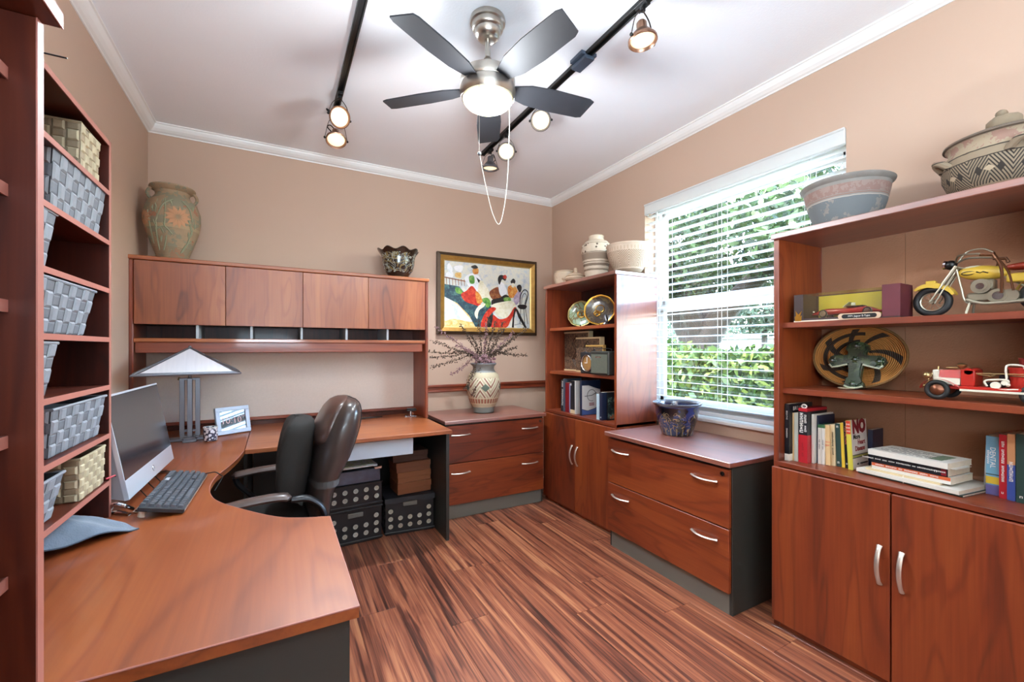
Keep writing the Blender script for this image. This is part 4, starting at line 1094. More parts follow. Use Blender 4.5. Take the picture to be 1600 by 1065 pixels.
# -- pots on the right bookcase
p5_ = pottery('grey_pink_bowl', '#858079', [('mottle', 0, .11, '#6a6f70', 14, .45), ('band', .125, .165, '#917c72'), ('mottle', .125, .165, '#896d64', 40, .5), ('band', .108, .113, '#a89f94'), ('band', .118, .122, '#8a6a5c')], .75, bump=(50, .4))
vessel('striped_bowl', 'wide grey clay bowl with pink band on the right bookcase', 'bowl', (2.275, 1.005, BT), [(.105, 0), (.112, .005), (.122, .03), (.145, .10), (.158, .16), (.160, .178), (.172, .188), (.175, .196), (.168, .202), (.150, .192), (.14, .14)], p5_)
p6_ = pottery('geometric_tureen', '#86755f', [('chev', .02, .105, '#2c241c', 9, 5.5, 1.1), ('dia', .02, .105, '#2c241c', 18, .38), ('dia', .03, .10, '#a9957a', 9, .28), ('band', .105, .109, '#33291f'), ('band', .135, .139, '#33291f'), ('band', .14, .185, '#8f6f60'), ('mottle', .14, .185, '#98866e', 22, .5)], .8, bump=(60, .35))
g = vessel('lidded_tureen', 'tan clay tureen with dark geometric bands and lid on right bookcase', 'jar', (2.255, .513, BT), [(.105, 0), (.112, .004), (.140, .03), (.158, .075), (.160, .105), (.152, .14), (.140, .165), (.142, .178), (.150, .186)], p6_)
MB().lathe([(.150, .1865), (.156, .190), (.155, .196), (.12, .21), (.075, .222), (.045, .228)], 40).build('lid', pottery('tureen_lid', '#65574a', [], .8, bump=(60, .3)), g)
MB().lathe([(.044, .2275), (.040, .236), (.044, .242), (.043, .262), (.034, .272), (.02, .276)], 20, fn=lambda r, z, a: (r * (1 + .06 * math.cos(7 * a)), z)).ell((-.014, .004, .282), .019, .016, .014, n=10, m=6).ell((.012, .01, .277), .013, n=8, m=6).build('lid_finial', p6_, g)
for a in (PI * 1.15, PI * 1.62, PI * .7):
    d = Vector((math.cos(a), math.sin(a), 0)); tt = Vector((-d.y, d.x, 0))
    MB().tube(bez([d * .150 + tt * .03 + Vector((0, 0, .11)), d * .178 + tt * .012 + Vector((0, 0, .135)), d * .178 - tt * .012 + Vector((0, 0, .135)), d * .150 - tt * .03 + Vector((0, 0, .11))], 12), .012, 8).build('lug', p6_, g)
# -- blue pot on the lateral file
p7_ = pottery('cobalt_floral_glaze', '#1d2c58', [('mottle', 0, .18, '#14141c', 8, .47), ('swirl', .03, .15, '#8f7650', 17, .016), ('vert', .0, .05, '#8d7a58', 18, .82), ('band', .185, .21, '#4a5160')], .15, var=.15, vs=12, coat=.8)
g = vessel('blue_flowerpot', 'dark blue glazed flowerpot with carved flowers on the right file cabinet', 'pot', (2.262, 1.938, DT + .0005), [(.088, 0), (.094, .004), (.104, .04), (.122, .10), (.131, .145), (.134, .175), (.136, .185), (.150, .195), (.153, .202), (.147, .206), (.132, .196), (.126, .15), (.10, .04)], p7_, 44)
gold_r = simple('carved_flower_lines', '#a08355', .4)
m = MB()
def s7(a, z): 
    r = .088 + (.134 - .088) * min(1, z / .16) + .0015
    return Vector((r * math.cos(a), r * math.sin(a), z))
for (a0, z0_, rr) in ((-2.35, .080, .028), (-2.95, .120, .022), (-1.75, .10, .022)):
    for k in range(5):
        th = 2 * PI * k / 5
        m.tube([s7(a0 + (rr * .62 * math.cos(th) + .5 * rr * math.cos(th + q)) / .115, z0_ + rr * .62 * math.sin(th) + .5 * rr * math.sin(th + q)) for q in [2 * PI * i / 10 for i in range(10)]], .0013, 4, closed=True)
    m.tube([s7(a0, z0_ - rr), s7(a0 + .05, z0_ * .5), s7(a0 + .02, .01)], .0018, 4)
m.build('flower_carving', gold_r, g)

# ================================================================== PAINTING
g = thing('framed_painting', 'gilt framed painting of seated figures above the left file cabinet', 'painting', (1.765, YB - .001, 1.802))
PW_, PH_ = 1.035, .735
def ring(m, o, i, y0, y1):
    # bevelled frame ring between outer half sizes o and inner half sizes i
    vs = []
    for (hx, hz, y) in ((o[0], o[1], 0), (o[0], o[1], y0), (i[0], i[1], y1), (i[0], i[1], 0)):
        vs += [(-hx, y, -hz), (hx, y, -hz), (hx, y, hz), (-hx, y, hz)]
    fs = []
    for k in range(3):
        for j in range(4):
            l = (j + 1) % 4; fs.append((k * 4 + j, k * 4 + l, k * 4 + 4 + l, k * 4 + 4 + j))
    m.add(vs, fs); return m
ox, oz = PW_ / 2, PH_ / 2
ring(MB(), (ox, oz), (ox - .028, oz - .028), -.030, -.042).build('outer_moulding', simple('dark_bronze_frame', '#4a3726', .4, .4, var=.15, vs=30), g)
ring(MB(), (ox - .028, oz - .028), (ox - .062, oz - .062), -.040, -.028).build('gilt_moulding', simple('antique_gilt', '#a97e3c', .38, .6, var=.2, vs=26), g)
ring(MB(), (ox - .062, oz - .062), (ox - .072, oz - .072), -.024, -.018).build('inner_lip', simple('pale_gilt', '#c8a765', .4, .5), g)
cw, chh = 2 * (ox - .070), 2 * (oz - .070)
t = NT('impasto_canvas'); n1 = t.noise(t.obj(), 14, 5, .7); c_ = t.ramp(n1, [(.30, '#a9b7c0'), (.45, '#d3d6d2'), (.55, '#e6e2cf'), (.68, '#cfd8d8')])
t.bump(t.noise(t.obj(), 60, 3), .6, .003); canvas_m = t.done(c_, .55)
def imp(name, a, b, c): 
    t = NT(name); f = t.noise(t.obj(), 34, 4, .7); t.bump(t.noise(t.obj(), 70, 3), .6, .003)
    return t.done(t.ramp(f, [(.3, a), (.5, b), (.7, c)]), .5)
PM = [canvas_m, imp('paint_hill', '#1f2f3c', '#2f4a55', '#5f8a80'), imp('paint_red', '#8f1a14', '#c5301f', '#e0633a'), imp('paint_orange', '#b9502a', '#d98b3a', '#e8c06a'), imp('paint_cream', '#d8cfa9', '#ece6c8', '#f4efe2'), imp('paint_black', '#15120f', '#251f1c', '#3c3430'), imp('paint_green', '#2f5a32', '#5e9a3c', '#a8c070'), imp('paint_white', '#e9ecef', '#f6f6f4', '#d2dde2'), imp('paint_brown', '#5c2a18', '#8a4a28', '#b07a48'), imp('paint_lilac', '#8f7f9c', '#b8a5b8', '#d6c8d2'), imp('paint_yellow_ground', '#d99a3c', '#e6c078', '#ece0c0')]
m = MB(); m.mat(0).box(-cw / 2, cw / 2, -.014, -.004, -chh / 2, chh / 2)
ly = [0]
def patch(mi, pts, smooth_n=0):   # pts in 0..1 canvas coords, origin top left
    ly[0] += 1; y = -.0142 - .00006 * ly[0]
    P_ = [Vector(((u - .5) * cw, y, (.5 - v) * chh)) for u, v in pts]
    if smooth_n:
        n_ = len(P_); Q = []
        for i in range(n_):
            a, b, c, d = P_[i - 1], P_[i], P_[(i + 1) % n_], P_[(i + 2) % n_]
            for k in range(4):
                q = k / 4; Q.append(.5 * ((2 * b) + (c - a) * q + (2 * a - 5 * b + 4 * c - d) * q * q + (3 * b - a - 3 * c + d) * q ** 3))
        P_ = Q
    m.mat(mi).add(P_, [tuple(range(len(P_)))])
    nf = m.f[-1]; a, b, c = [Vector(m.v[i]) for i in nf[:3]]
    area = sum((m.v[nf[i]][0] * m.v[nf[(i + 1) % len(nf)]][2] - m.v[nf[(i + 1) % len(nf)]][0] * m.v[nf[i]][2]) for i in range(len(nf)))
    if area < 0: m.f[-1] = tuple(reversed(nf))
S = 1
patch(10, [(0, .62), (.15, .68), (.28, .85), (.36, 1), (0, 1)], S)
patch(10, [(0, .60), (.12, .62), (.3, .8), (.36, 1), (.0, .99)], 0); patch(0, [(.0, .60), (.14, .66), (.26, .84), (.30, .92), (.1, .88), (0, .9)], S)
patch(1, [(0, .36), (.16, .38), (.22, .48), (.34, .62), (.52, .66), (.56, .85), (.50, .995), (.34, .995), (.27, .82), (.14, .64), (0, .55)], 0)
patch(6, [(.12, .40), (.18, .42), (.2, .5), (.13, .48)], S); patch(7, [(.05, .04), (.09, .12), (.07, .2), (.03, .12)], S); patch(7, [(.11, .08), (.2, .06), (.18, .16), (.12, .14)], S)
patch(8, [(0, .25), (.24, .29), (.24, .305), (0, .265)]); 
for k in range(7): patch(8, [(.02 + k * .032, .27), (.026 + k * .032, .27), (.03 + k * .032, .37), (.024 + k * .032, .37)])
patch(7, [(.03, .18), (.09, .17), (.09, .25), (.02, .24)], S); patch(10, [(.12, .18), (.18, .17), (.18, .25), (.12, .24)], S)
# left figure
patch(7, [(.27, .18), (.34, .16), (.40, .24), (.40, .38), (.33, .46), (.25, .34), (.22, .25)], S); patch(6, [(.27, .22), (.32, .20), (.33, .31), (.28, .32)], S)
patch(3, [(.31, .10), (.37, .08), (.37, .16), (.32, .17)], S); patch(5, [(.29, .06), (.34, .03), (.37, .07), (.32, .09)], S); patch(5, [(.35, .22), (.41, .28), (.40, .33), (.37, .29)])
patch(2, [(.18, .50), (.24, .44), (.30, .36), (.36, .46), (.40, .66), (.30, .64), (.22, .60)], S); patch(4, [(.40, .26), (.48, .38), (.53, .54), (.48, .60), (.38, .50), (.37, .40)], S)
patch(6, [(.41, .56), (.48, .53), (.52, .62), (.48, .69), (.44, .62)], S); patch(4, [(.33, .78), (.38, .66), (.45, .62), (.44, .67), (.38, .74), (.36, .87)], S); patch(3, [(.34, .44), (.39, .48), (.42, .6), (.36, .62)], S)
# middle figure
patch(8, [(.50, .44), (.57, .36), (.62, .36), (.66, .48), (.60, .56), (.53, .54)], S); patch(7, [(.61, .28), (.67, .28), (.71, .42), (.66, .50), (.62, .44)], S)
patch(5, [(.60, .22), (.63, .15), (.70, .17), (.69, .24), (.65, .22), (.62, .31)], S); patch(2, [(.66, .17), (.69, .14), (.71, .18), (.68, .21)], S)
patch(5, [(.53, .56), (.62, .52), (.70, .46), (.76, .54), (.66, .62), (.54, .66)], S); patch(6, [(.67, .52), (.74, .50), (.76, .56), (.69, .58)], S)
# right figures
patch(3, [(.72, .34), (.79, .30), (.84, .38), (.82, .48), (.74, .50)], S); patch(5, [(.755, .24), (.79, .19), (.815, .23), (.80, .28), (.77, .28)], S); patch(9, [(.79, .52), (.83, .42), (.88, .38), (.88, .52), (.82, .62)], S); patch(5, [(.83, .32), (.87, .28), (.895, .33), (.87, .41)], S); patch(4, [(.77, .27), (.80, .27), (.80, .33), (.77, .33)], S)
# table and red drapery
patch(4, [(.53, .64), (.66, .58), (.78, .56), (.82, .66), (.76, .80), (.64, .84), (.56, .74)], S)
patch(2, [(.40, .98), (.44, .80), (.52, .68), (.58, .70), (.50, .82), (.47, 1.0)], S); patch(2, [(.52, .995), (.54, .80), (.62, .86), (.72, .82), (.80, .66), (.83, .70), (.76, .86), (.70, .995)], S); patch(5, [(.47, .98), (.49, .84), (.54, .80), (.52, .98)], S)
patch(5, [(.80, .68), (.825, .67), (.80, .84), (.795, .99), (.77, .99), (.78, .84)]); patch(5, [(.81, .67), (.84, .69), (.96, .99), (.93, .99), (.85, .82)])
patch(5, [(.84, .64), (.87, .61), (.94, .61), (.96, .64), (.93, .68), (.87, .68)], S)
def stroke(pts, w):
    ly[0] += 1; y = -.0142 - .00006 * ly[0]; P_ = bez([((u - .5) * cw, y, (.5 - v) * chh) for u, v in pts], 16)
    for a, b in zip(P_[:-1], P_[1:]):
        d = (b - a); q = Vector((-d.z, 0, d.x)).normalized() * w
        m.mat(5).add([a - q, b - q, b + q, a + q], [(0, 1, 2, 3), (3, 2, 1, 0)])
stroke([(.87, .61), (.88, .45), (.93, .36), (.975, .42), (.94, .61)], .005); stroke([(.89, .6), (.90, .48), (.93, .42), (.955, .47), (.93, .6)], .003)
for u0, u1 in ((.88, .87), (.92, .93), (.94, .97)): stroke([(u0, .67), ((u0 + u1) / 2, .8), (u1, .93)], .003)
stroke([(.80, .95), (.86, .93), (.92, .94)], .0015)
m.build('canvas', PM, g)
# ================================================================== CEILING FAN, TRACK LIGHTS
FXc, FYc = .852, 1.799
fan = thing('ceiling_fan', 'brushed nickel ceiling fan with five dark blades and lit bowl', 'fan', (FXc, FYc, ZC - .0005))
MB().lathe([(.080, 0), (.082, -.012), (.080, -.022), (.072, -.026), (.072, -.044), (.068, -.052), (.060, -.056), (.058, -.072), (.046, -.088), (.030, -.094)][::-1], 40).build('canopy', nickel, fan)
MB().cyl((0, 0, -.20), (0, 0, -.09), .0125, n=14).lathe([(.036, -.222), (.034, -.205), (.022, -.19), (.0135, -.175)], 24).build('downrod', nickel, fan)
zb = 2.507 - ZC
MB().lathe([(.122, zb + .003), (.126, zb + .012), (.126, zb + .030), (.120, zb + .052), (.104, zb + .062), (.06, zb + .075), (.034, zb + .082)], 48).build('upper_housing', nickel, fan)
MB().lathe([(.119, zb - .055), (.126, zb - .042), (.129, zb - .022), (.127, zb - .002)], 48).build('lower_housing', nickel, fan)
MB().lathe([(.10, zb - .004), (.118, zb - .003), (.118, zb + .004), (.10, zb + .005)], 40).build('slot_ring', blackm, fan)
t = NT('lit_glass_bowl'); lw = t.n('LayerWeight'); lw.inputs[0].default_value = .35
t.b.inputs['Emission Color'].default_value = lin('#ffeaa0'); t.b.inputs['Emission Strength'].default_value = .50; bowl_m = t.done('#efe6b8', .3)
MB().lathe([(.020, zb - .101), (.05, zb - .0985), (.08, zb - .090), (.10, zb - .078), (.112, zb - .064), (.1155, zb - .052)], 48).build('light_bowl', bowl_m, fan)
blade_m = simple('dark_fan_blade', '#25272c', .55, var=.06, vs=30)
shp = [(.118, -.036), (.20, -.060), (.32, -.066), (.505, -.058), (.530, -.048), (.512, .058), (.49, .066), (.32, .066), (.20, .056), (.118, .030)]
for k in range(5):
    b = MB().prism(shp, -.003, .003, M=Matrix.Rotation(R(63.5 + 72 * k), 4, 'Z') @ Matrix.Translation((0, 0, zb + .001)) @ Matrix.Rotation(R(-13), 4, 'X'))
    b.build('blade', blade_m, fan)
def fpx(u, v): pass
pc = empty_part('pull_chain', fan)
m = MB(); m.cyl((-.085, -.095, zb - .045), (-.085, -.095, 2.155 - ZC), .0011, n=5)
for i in range(52): m.ell((-.085, -.095, 2.155 - ZC + .0055 * i), .0012, n=5, m=4)
m.build('beads', nickel, pc); MB().ell((-.085, -.095, 2.148 - ZC), .008, n=10, m=8).build('end_ball', pewter, pc)
m = MB().tube(bez([(.064, -.088, zb - .05), (.066, -.088, 2.28 - ZC), (.052, -.09, 2.03 - ZC), (.018, -.092, 1.865 - ZC), (-.02, -.093, 1.90 - ZC), (-.06, -.094, 2.04 - ZC), (-.082, -.095, 2.14 - ZC)], 60), .0018, 6); m.build('pull_cord', cream_m, fan)
lamp('fan_bulb', 'POINT', (FXc, FYc, 2.26), 20, (.90, .95, 1), shadow_soft_size=.10)

def track(label, x, y0, y1):
    g = thing('light_track', label, 'track', (x, (y0 + y1) / 2, ZC - .0005)); L = (y1 - y0) / 2
    m = MB().box(-.018, -.010, -L, L, -.020, 0, .001).box(.010, .018, -L, L, -.020, 0, .001).box(-.010, .010, -L, L, -.006, 0); m.build('rail', blackm, g)
    MB().box(-.019, .019, -L - .004, -L + .012, -.021, 0, .001).box(-.019, .019, L - .012, L + .004, -.021, 0, .001).build('end_cap', blackm, g)
    return g
TLx, TRx = .325, 1.398
track('black ceiling light track at left of the fan', TLx, .9, 2.93)
trk = track('black ceiling light track at right of the fan', TRx, .95, 3.05)
b = MB().box(-.030, .030, -.06, .06, -.040, -.0205, .003).box(-.045, -.0185, -.05, .05, -.018, 0, .002)
b.box(.0185, .045, -.06, .04, -.018, -.0, .002)
o = b.build('feed_box', simple('blue_black_feed_box', '#3c4654', .4), trk); o.location = (0, 1.80 - 2.0, 0)

bulb_m = emissive('warm_reflector_bulb', '#ffe8c0', .62)
spot_copper, spot_grey = copper, pewter
def spot(label, x, y, dz, aim, met, dy=0, energy=9, cone=95):
    g = thing('track_spotlight', label, 'spotlight', (x, y, ZC - .021), 0, 'track spotlights')
    MB().box(-.014, .014, -.032, .032, -.018, .0, .002).cyl((0, 0, -.018), (0, 0, -.030), .012, n=12).build('adapter', blackm, g)
    c = Vector((0, dy, -dz)); a = (Vector(aim) - (Vector((x, y, ZC)) + c)).normalized()
    h = Vector((0, 0, 1)); sd = a.cross(h)
    if sd.length < .2: sd = Vector((1, 0, 0))
    sd.normalize(); up = -a
    Mh_ = frame(c, sd, up.cross(sd))    # local z = -aim
    hd_ = MB().lathe([(.058, -.002), (.062, .002), (.061, .012), (.054, .016), (.044, .034), (.030, .050), (.022, .054), (.022, .086), (.016, .094), (.006, .096)], 28, cap0=False).lathe([(.058, -.002), (.053, .004), (.050, .012)], 28, cap0=False, cap1=False)
    hd_.build('lamp_head', met, g, M=Mh_)
    lb = MB().lathe([(.004, .0035), (.026, .004), (.040, .006), (.052, .011)], 24).build('bulb', bulb_m, g, M=Mh_)
    # yoke
    k1, k2 = Mh_ @ Vector((.066, 0, .012)), Mh_ @ Vector((-.066, 0, .012)); tp = Vector((0, 0, -.028))
    m = MB()
    for k in (k1, k2): m.tube(bez([tp, tp.lerp(k, .35) + (k - c) * .28, k], 12), .0034, 6, sy=.5)
    m.build('yoke', met if met is not spot_copper else bronze_blk, g)
    for k in (k1, k2): MB().ell(k, .0075, n=8, m=6).build('knob', blackm, g)
    q0 = Mh_ @ Vector((0, 0, .094)); q1 = Mh_ @ Vector((.03, .012, .115)); q2 = Mh_ @ Vector((.05, .02, .085)); q3 = Mh_ @ Vector((.026, .01, .06))
    MB().tube(bez([q0, q1, q2, q3], 18), .0035, 6).build('cord', blackm, g)
    w = Vector((x, y, ZC - .021)) + c + a * .03
    lamp('spot_bulb', 'SPOT', w, energy * 2.5, (.80, .91, 1.0), aim=w + a, spot_size=R(cone), spot_blend=.7, shadow_soft_size=.035)
    return g
spot('copper spotlight at end of the left track nearer the fan, lens towards camera', TLx, 2.70, .140, (1.15, .2, 1.35), copper, energy=26)
spot('copper spotlight at the far end of the left track hanging lowest', TLx, 2.895, .195, (.32, 1.9, .6), copper, energy=26)
spot('copper spotlight nearest the camera on the right track', TRx - .005, 1.375, .165, (1.25, 1.15, .0), copper, energy=18, cone=62)
spot('grey spotlight on the right track just beneath a fan blade', TRx + .005, 2.215, .115, (.6, 1.05, 1.55), pewter, energy=22)
spot('grey spotlight second from the far end of the right track', TRx, 2.65, .130, (.75, 1.2, 1.45), pewter, energy=22)
spot('grey spotlight at the far end of the right track pointing down', TRx + .01, 2.93, .145, (1.45, 3.05, .0), pewter, energy=36)

# ================================================================== BOOKS
def book(label, loc, w, h, d, cover, rz=-90, lean=0.0, page=None, group=None, spine_text=None, cover_text=None, bands=(), flat=None, soft=True, name='book'):
    """spine faces local -y, thickness along x, standing; flat: spine towards local -y lying down"""
    g = thing(name, label, 'book', loc, rz, group)
    if lean: g.rotation_euler = (Matrix.Rotation(R(rz), 3, 'Z') @ Matrix.Rotation(R(lean), 3, 'Y')).to_euler()
    Mf = None
    if flat: Mf = Matrix(((0, 0, 1, 0), (0, 1, 0, 0), (1, 0, 0, 0), (0, 0, 0, 1)))   # height -> x, thickness -> z
    t_ = .0012
    m = MB().box(0, t_, 0, d, 0, h).box(w - t_, w, 0, d, 0, h).box(t_, w - t_, 0, t_, 0, h)
    m.build('cover', cover, g, M=Mf)
    MB().box(t_, w - t_, t_, d - .003, .002 if not soft else .0005, h - (.002 if not soft else .0005)).build('pages', page or paper_m, g, M=Mf)
    for (z0, z1, mt) in bands:
        MB().box(-.0003, w + .0003, -.0004, d * .999, z0 + .0002, z1 + (.0004 if z1 >= h else 0)).build('colour_band', mt, g, M=Mf)
    if spine_text:
        for (s_, size, x, z, mt, orient) in spine_text:
            xd_, yd_ = ((0, 0, -1), (1, 0, 0)) if orient == 'v' else ((1, 0, 0), (0, 0, 1))
            o = text(s_, size, mt, g, (x, -.0009, z), xd_, yd_)
            if Mf is not None: o.data.transform(Mf)
    if cover_text:
        for (s_, size, y, z, mt) in cover_text:
            o = text(s_, size, mt, g, (w + .0007, y, z), (0, 1, 0), (0, 0, 1), align='CENTER')
            if Mf is not None: o.data.transform(Mf)
    return g
def mc(name, h, r=.5): return simple(name, h, r, var=.04)
bk_black = mc('book_black', '#1b1d22', .35); bk_navy = mc('book_navy', '#1d2740', .35); bk_white = mc('book_white', '#dfdcd2', .5); bk_grey = mc('book_grey_green', '#b9bdb0', .5)
bk_red = mc('book_red', '#b3222c', .4); bk_maroon = mc('book_maroon', '#7c1620', .4); bk_cream = mc('book_cream', '#d9b987', .55); bk_cream2 = mc('book_pale_cream', '#d8c39a', .55)
bk_yellow = mc('book_yellow', '#d8b93c', .45); bk_lemon = mc('book_lemon', '#cfc44a', .45); bk_orange = mc('book_orange', '#d2643a', .45); bk_green = mc('book_green', '#3f6b44', .5)
bk_sky = mc('book_sky_blue', '#6fa3bf', .45); bk_blue = mc('book_blue', '#3a4f96', .45); bk_tan = mc('book_peach', '#c98f62', .5); bk_teal = mc('book_dark_teal', '#2c4642', .45); bk_silver = mc('book_silver', '#c6c4c0', .4)
ink = mc('ink_black', '#161412', .5); ink_w = mc('ink_white', '#e8e6df', .5); ink_r = mc('ink_red', '#8e1c22', .5); ink_o = mc('ink_salmon', '#dd7a64', .5); ink_g = mc('ink_grey', '#6d6a66', .5); ink_gn = mc('ink_green', '#4c6b48', .5)
SZ = .7775
def B(label, x, y, w, h, d, cover, lean=0, **k): return book(label, (x, y, SZ), w, h, d, cover, -90, lean, **k)
G1 = 'paperbacks on the right bookcase'
B('tall thin black book first at the left end of the row', 2.125, 1.190, .020, .268, .20, bk_black, spine_text=[('BREATHE', .010, .010, .215, ink_w, 'v'), ('#######', .009, .010, .13, ink_w, 'v')], bands=[(0, .032, bk_white)], cover_text=[('BREATHE', .026, .085, .245, ink_w)])
B('thin tan book squeezed between the black book and the white one', 2.150, 1.1685, .007, .226, .15, bk_cream, soft=True)
B('pale grey green book next to the tall red and black one', 2.150, 1.1605, .016, .228, .16, bk_grey)
B('thick black book with red lower half and red top', 2.152, 1.1425, .038, .252, .17, bk_black, bands=[(0, .128, bk_red), (.238, .252, bk_red)], spine_text=[('######', .022, .013, .183, ink_w, 'v'), ('#### ###', .014, .030, .183, ink_w, 'v'), ('#### ##', .013, .018, .06, ink_r, 'v')])
m = MB().tube([(2.165, 1.124 + .010 * math.cos(2 * PI * i / 18), SZ + .2525 + .0085 + .0085 * math.sin(2 * PI * i / 18)) for i in range(18)], .003, 6, closed=True)
tag(m.build('paper_ring', white_paper), 'small white ring resting on top of the red and black book', 'ring')
B('white edged slim book with dark picture cover', 2.182, 1.1015, .010, .226, .17, bk_white, cover_text=None, bands=())
B('dark picture book behind the white paperbacks', 2.205, 1.0905, .008, .220, .14, bk_navy)
B('white paperback with a green top band', 2.196, 1.0815, .013, .180, .115, bk_white, bands=[(.166, .180, bk_green)], spine_text=[('### #####', .007, .0065, .09, ink_g, 'v')])
B('plain white paperback beside the green banded one', 2.198, 1.0675, .012, .179, .112, bk_white, spine_text=[('##### ###', .007, .006, .09, ink_g, 'v')], bands=[(.166, .179, bk_green)])
B('cream paperback with orange spine lettering', 2.205, 1.0545, .019, .182, .112, bk_cream, lean=-1.0, spine_text=[('####', .010, .0095, .105, ink_o, 'h'), ('###', .010, .0095, .090, ink_o, 'h')])
B('pale cream paperback with dark spine title', 2.215, 1.0345, .015, .186, .112, bk_cream2, lean=-1.4, spine_text=[('########## #####', .009, .0075, .10, ink, 'v')])
B('black green paperback with a round tan picture on spine', 2.222, 1.0180, .020, .192, .112, bk_teal, lean=-1.8, spine_text=[('#', .013, .010, .178, ink_w, 'h'), ('#', .013, .010, .018, ink_w, 'h')], bands=[])
B('mustard yellow paperback left of the pump title', 2.222, .9965, .012, .198, .115, bk_yellow, lean=-2.2)
B('black paperback with pink title lettering', 2.222, .9830, .015, .204, .115, bk_black, lean=-2.6, spine_text=[('PULP FICTION', .0125, .0075, .145, ink_o, 'v'), ('#', .010, .0075, .02, ink_w, 'h')])
nm = B('yellow paperback about heart disease facing outwards with red NO', 2.208, .9660, .018, .213, .140, bk_lemon, lean=-3.0, bands=[], spine_text=[('no', .014, .009, .198, ink_w, 'h'), ('no', .014, .009, .183, ink_w, 'h'), ('no', .014, .009, .168, ink_w, 'h')])
for (z0, z1, mt, nm_) in ((0, .213, mc('cover_pale_grey', '#cdc3ba', .5), 'cover_face'), (.060, .064, ink, 'rule'), (.048, .052, ink, 'rule'), (.052, .060, mc('olive_rule', '#9c9a4a', .5), 'rule')):
    k_ = .0004 + .0002 * (nm_ != 'cover_face'); MB().box(.018, .018 + k_, .003, .139, z0 + (.001 if z0 == 0 else 0), z1 - .0005).build(nm_, mt, nm)
MB().box(.001, .017, -.0005, 0, .155, .2125).build('red_spine_panel', mc('spine_red', '#d2452c', .5), nm)
for (s_, sz, y, z, mt) in (('NO', .078, .071, .183, bk_maroon), ('More', .030, .045, .140, ink), ('Heart', .030, .085, .115, ink_r), ('Disease', .030, .070, .088, ink_r), ('## ########', .012, .085, .022, ink)):
    text(s_, sz, mt, nm, (.0190, y, z), (0, 1, 0), (0, 0, 1), sx=.92, bold=.0008 if s_ != 'NO' else .0055)
B('dark blue black book hidden behind the heart disease book', 2.352, .9530, .018, .165, .10, bk_navy)
# flat stack
def F(label, x, y, z, L, w, d, cover, rz=-90, **k): return book(label, (x, y, z), w, L, d, cover, rz, flat=True, **k)
zz = SZ
F('large dark green magazine at the bottom of the flat stack', 2.190, .922, zz, .335, .007, .235, bk_teal, rz=-97, spine_text=[('######## ####', .006, .0035, .16, ink_w, 'h')]); zz += .0075
F('large white paperback second from the bottom of the flat stack', 2.182, .925, zz, .330, .014, .235, bk_white, rz=-97); zz += .0145
F('cream booklet under the two thick books of the flat stack', 2.188, .895, zz, .240, .008, .17, bk_cream2, rz=-94); zz += .0085
o = F('white and orange spined book in the flat stack', 2.194, .876, zz, .250, .026, .165, bk_white, rz=-95); zz += .0265
MB().box(.001, .249, -.0006, 0, .013, .0258).build('orange_spine_panel', bk_orange, o); text('##### ###### ## ####### #### ####', .0085, ink_w, o, (.115, -.0011, .0195), (1, 0, 0), (0, 0, 1))
o = F('black spined anthology in the flat stack', 2.192, .879, zz, .245, .030, .168, bk_black, rz=-95); zz += .0305
text('######## #### ### #### ######### ## ########## #####', .0072, ink_w, o, (.105, -.0009, .016), (1, 0, 0), (0, 0, 1)); text('#', .014, ink_w, o, (.212, -.0009, .015), (1, 0, 0), (0, 0, 1)); MB().box(.226, .241, -.0006, 0, .003, .027).build('red_logo_square', bk_maroon, o)
o = F('thick white book with printed cover topmost of the flat stack', 2.188, .886, zz, .255, .022, .172, bk_white, rz=-96)
for i in range(7): text(['######### ####### ## ### #####', '#### ##### ### #### ###', '# ###### ### ##### ######', '###### ###', '###### ### ######## ###', '#### ### ##### ########', '####### #######'][i], .010, ink_g, o, (.105, .03 + i * .018, .0224), (1, 0, 0), (0, 1, 0))
for i in range(4): MB().box(.185, .225, .03 + i * .028, .052 + i * .028, .0221, .0225).build('green_print_block', ink_gn, o)
MB().box(.235, .27, .02, .13, .0, .0015).build('loose_page', white_paper, o)
# right end books
RB = [('pale blue dental book with yellow and violet bands', .566, .036, .235, bk_sky), ('red book with white title beside the blue dental book', .527, .021, .252, bk_red), ('orange and blue book standing right of the red one', .504, .022, .262, bk_tan), ('dark green book at the right edge of the frame', .480, .030, .270, bk_teal)]
o = B(RB[0][0], 2.285, .566, .034, .212, .15, bk_sky, spine_text=[('DENTAL', .020, .017, .135, ink_w, 'v'), ('#######', .010, .006, .135, ink_w, 'v')], bands=[(.040, .066, bk_yellow), (.072, .076, bk_teal), (.0, .036, mc('book_violet', '#6d6ba6', .45))])
B(RB[1][0], 2.262, .528, .019, .226, .15, bk_red, spine_text=[('### ####### ########', .010, .0095, .13, ink_w, 'v'), ('#', .010, .0095, .02, ink_w, 'h')])
B(RB[2][0], 2.255, .507, .019, .232, .15, bk_tan, bands=[(0, .125, bk_blue)], spine_text=[('#######', .014, .0095, .10, ink_w, 'v')])
B(RB[3][0], 2.25, .485, .026, .236, .15, bk_teal, spine_text=[('#', .014, .013, .02, ink_w, 'h')])
B('thin grey booklet leaning at the left of the dental book', 2.315, .580, .004, .175, .13, bk_silver, lean=2.0)
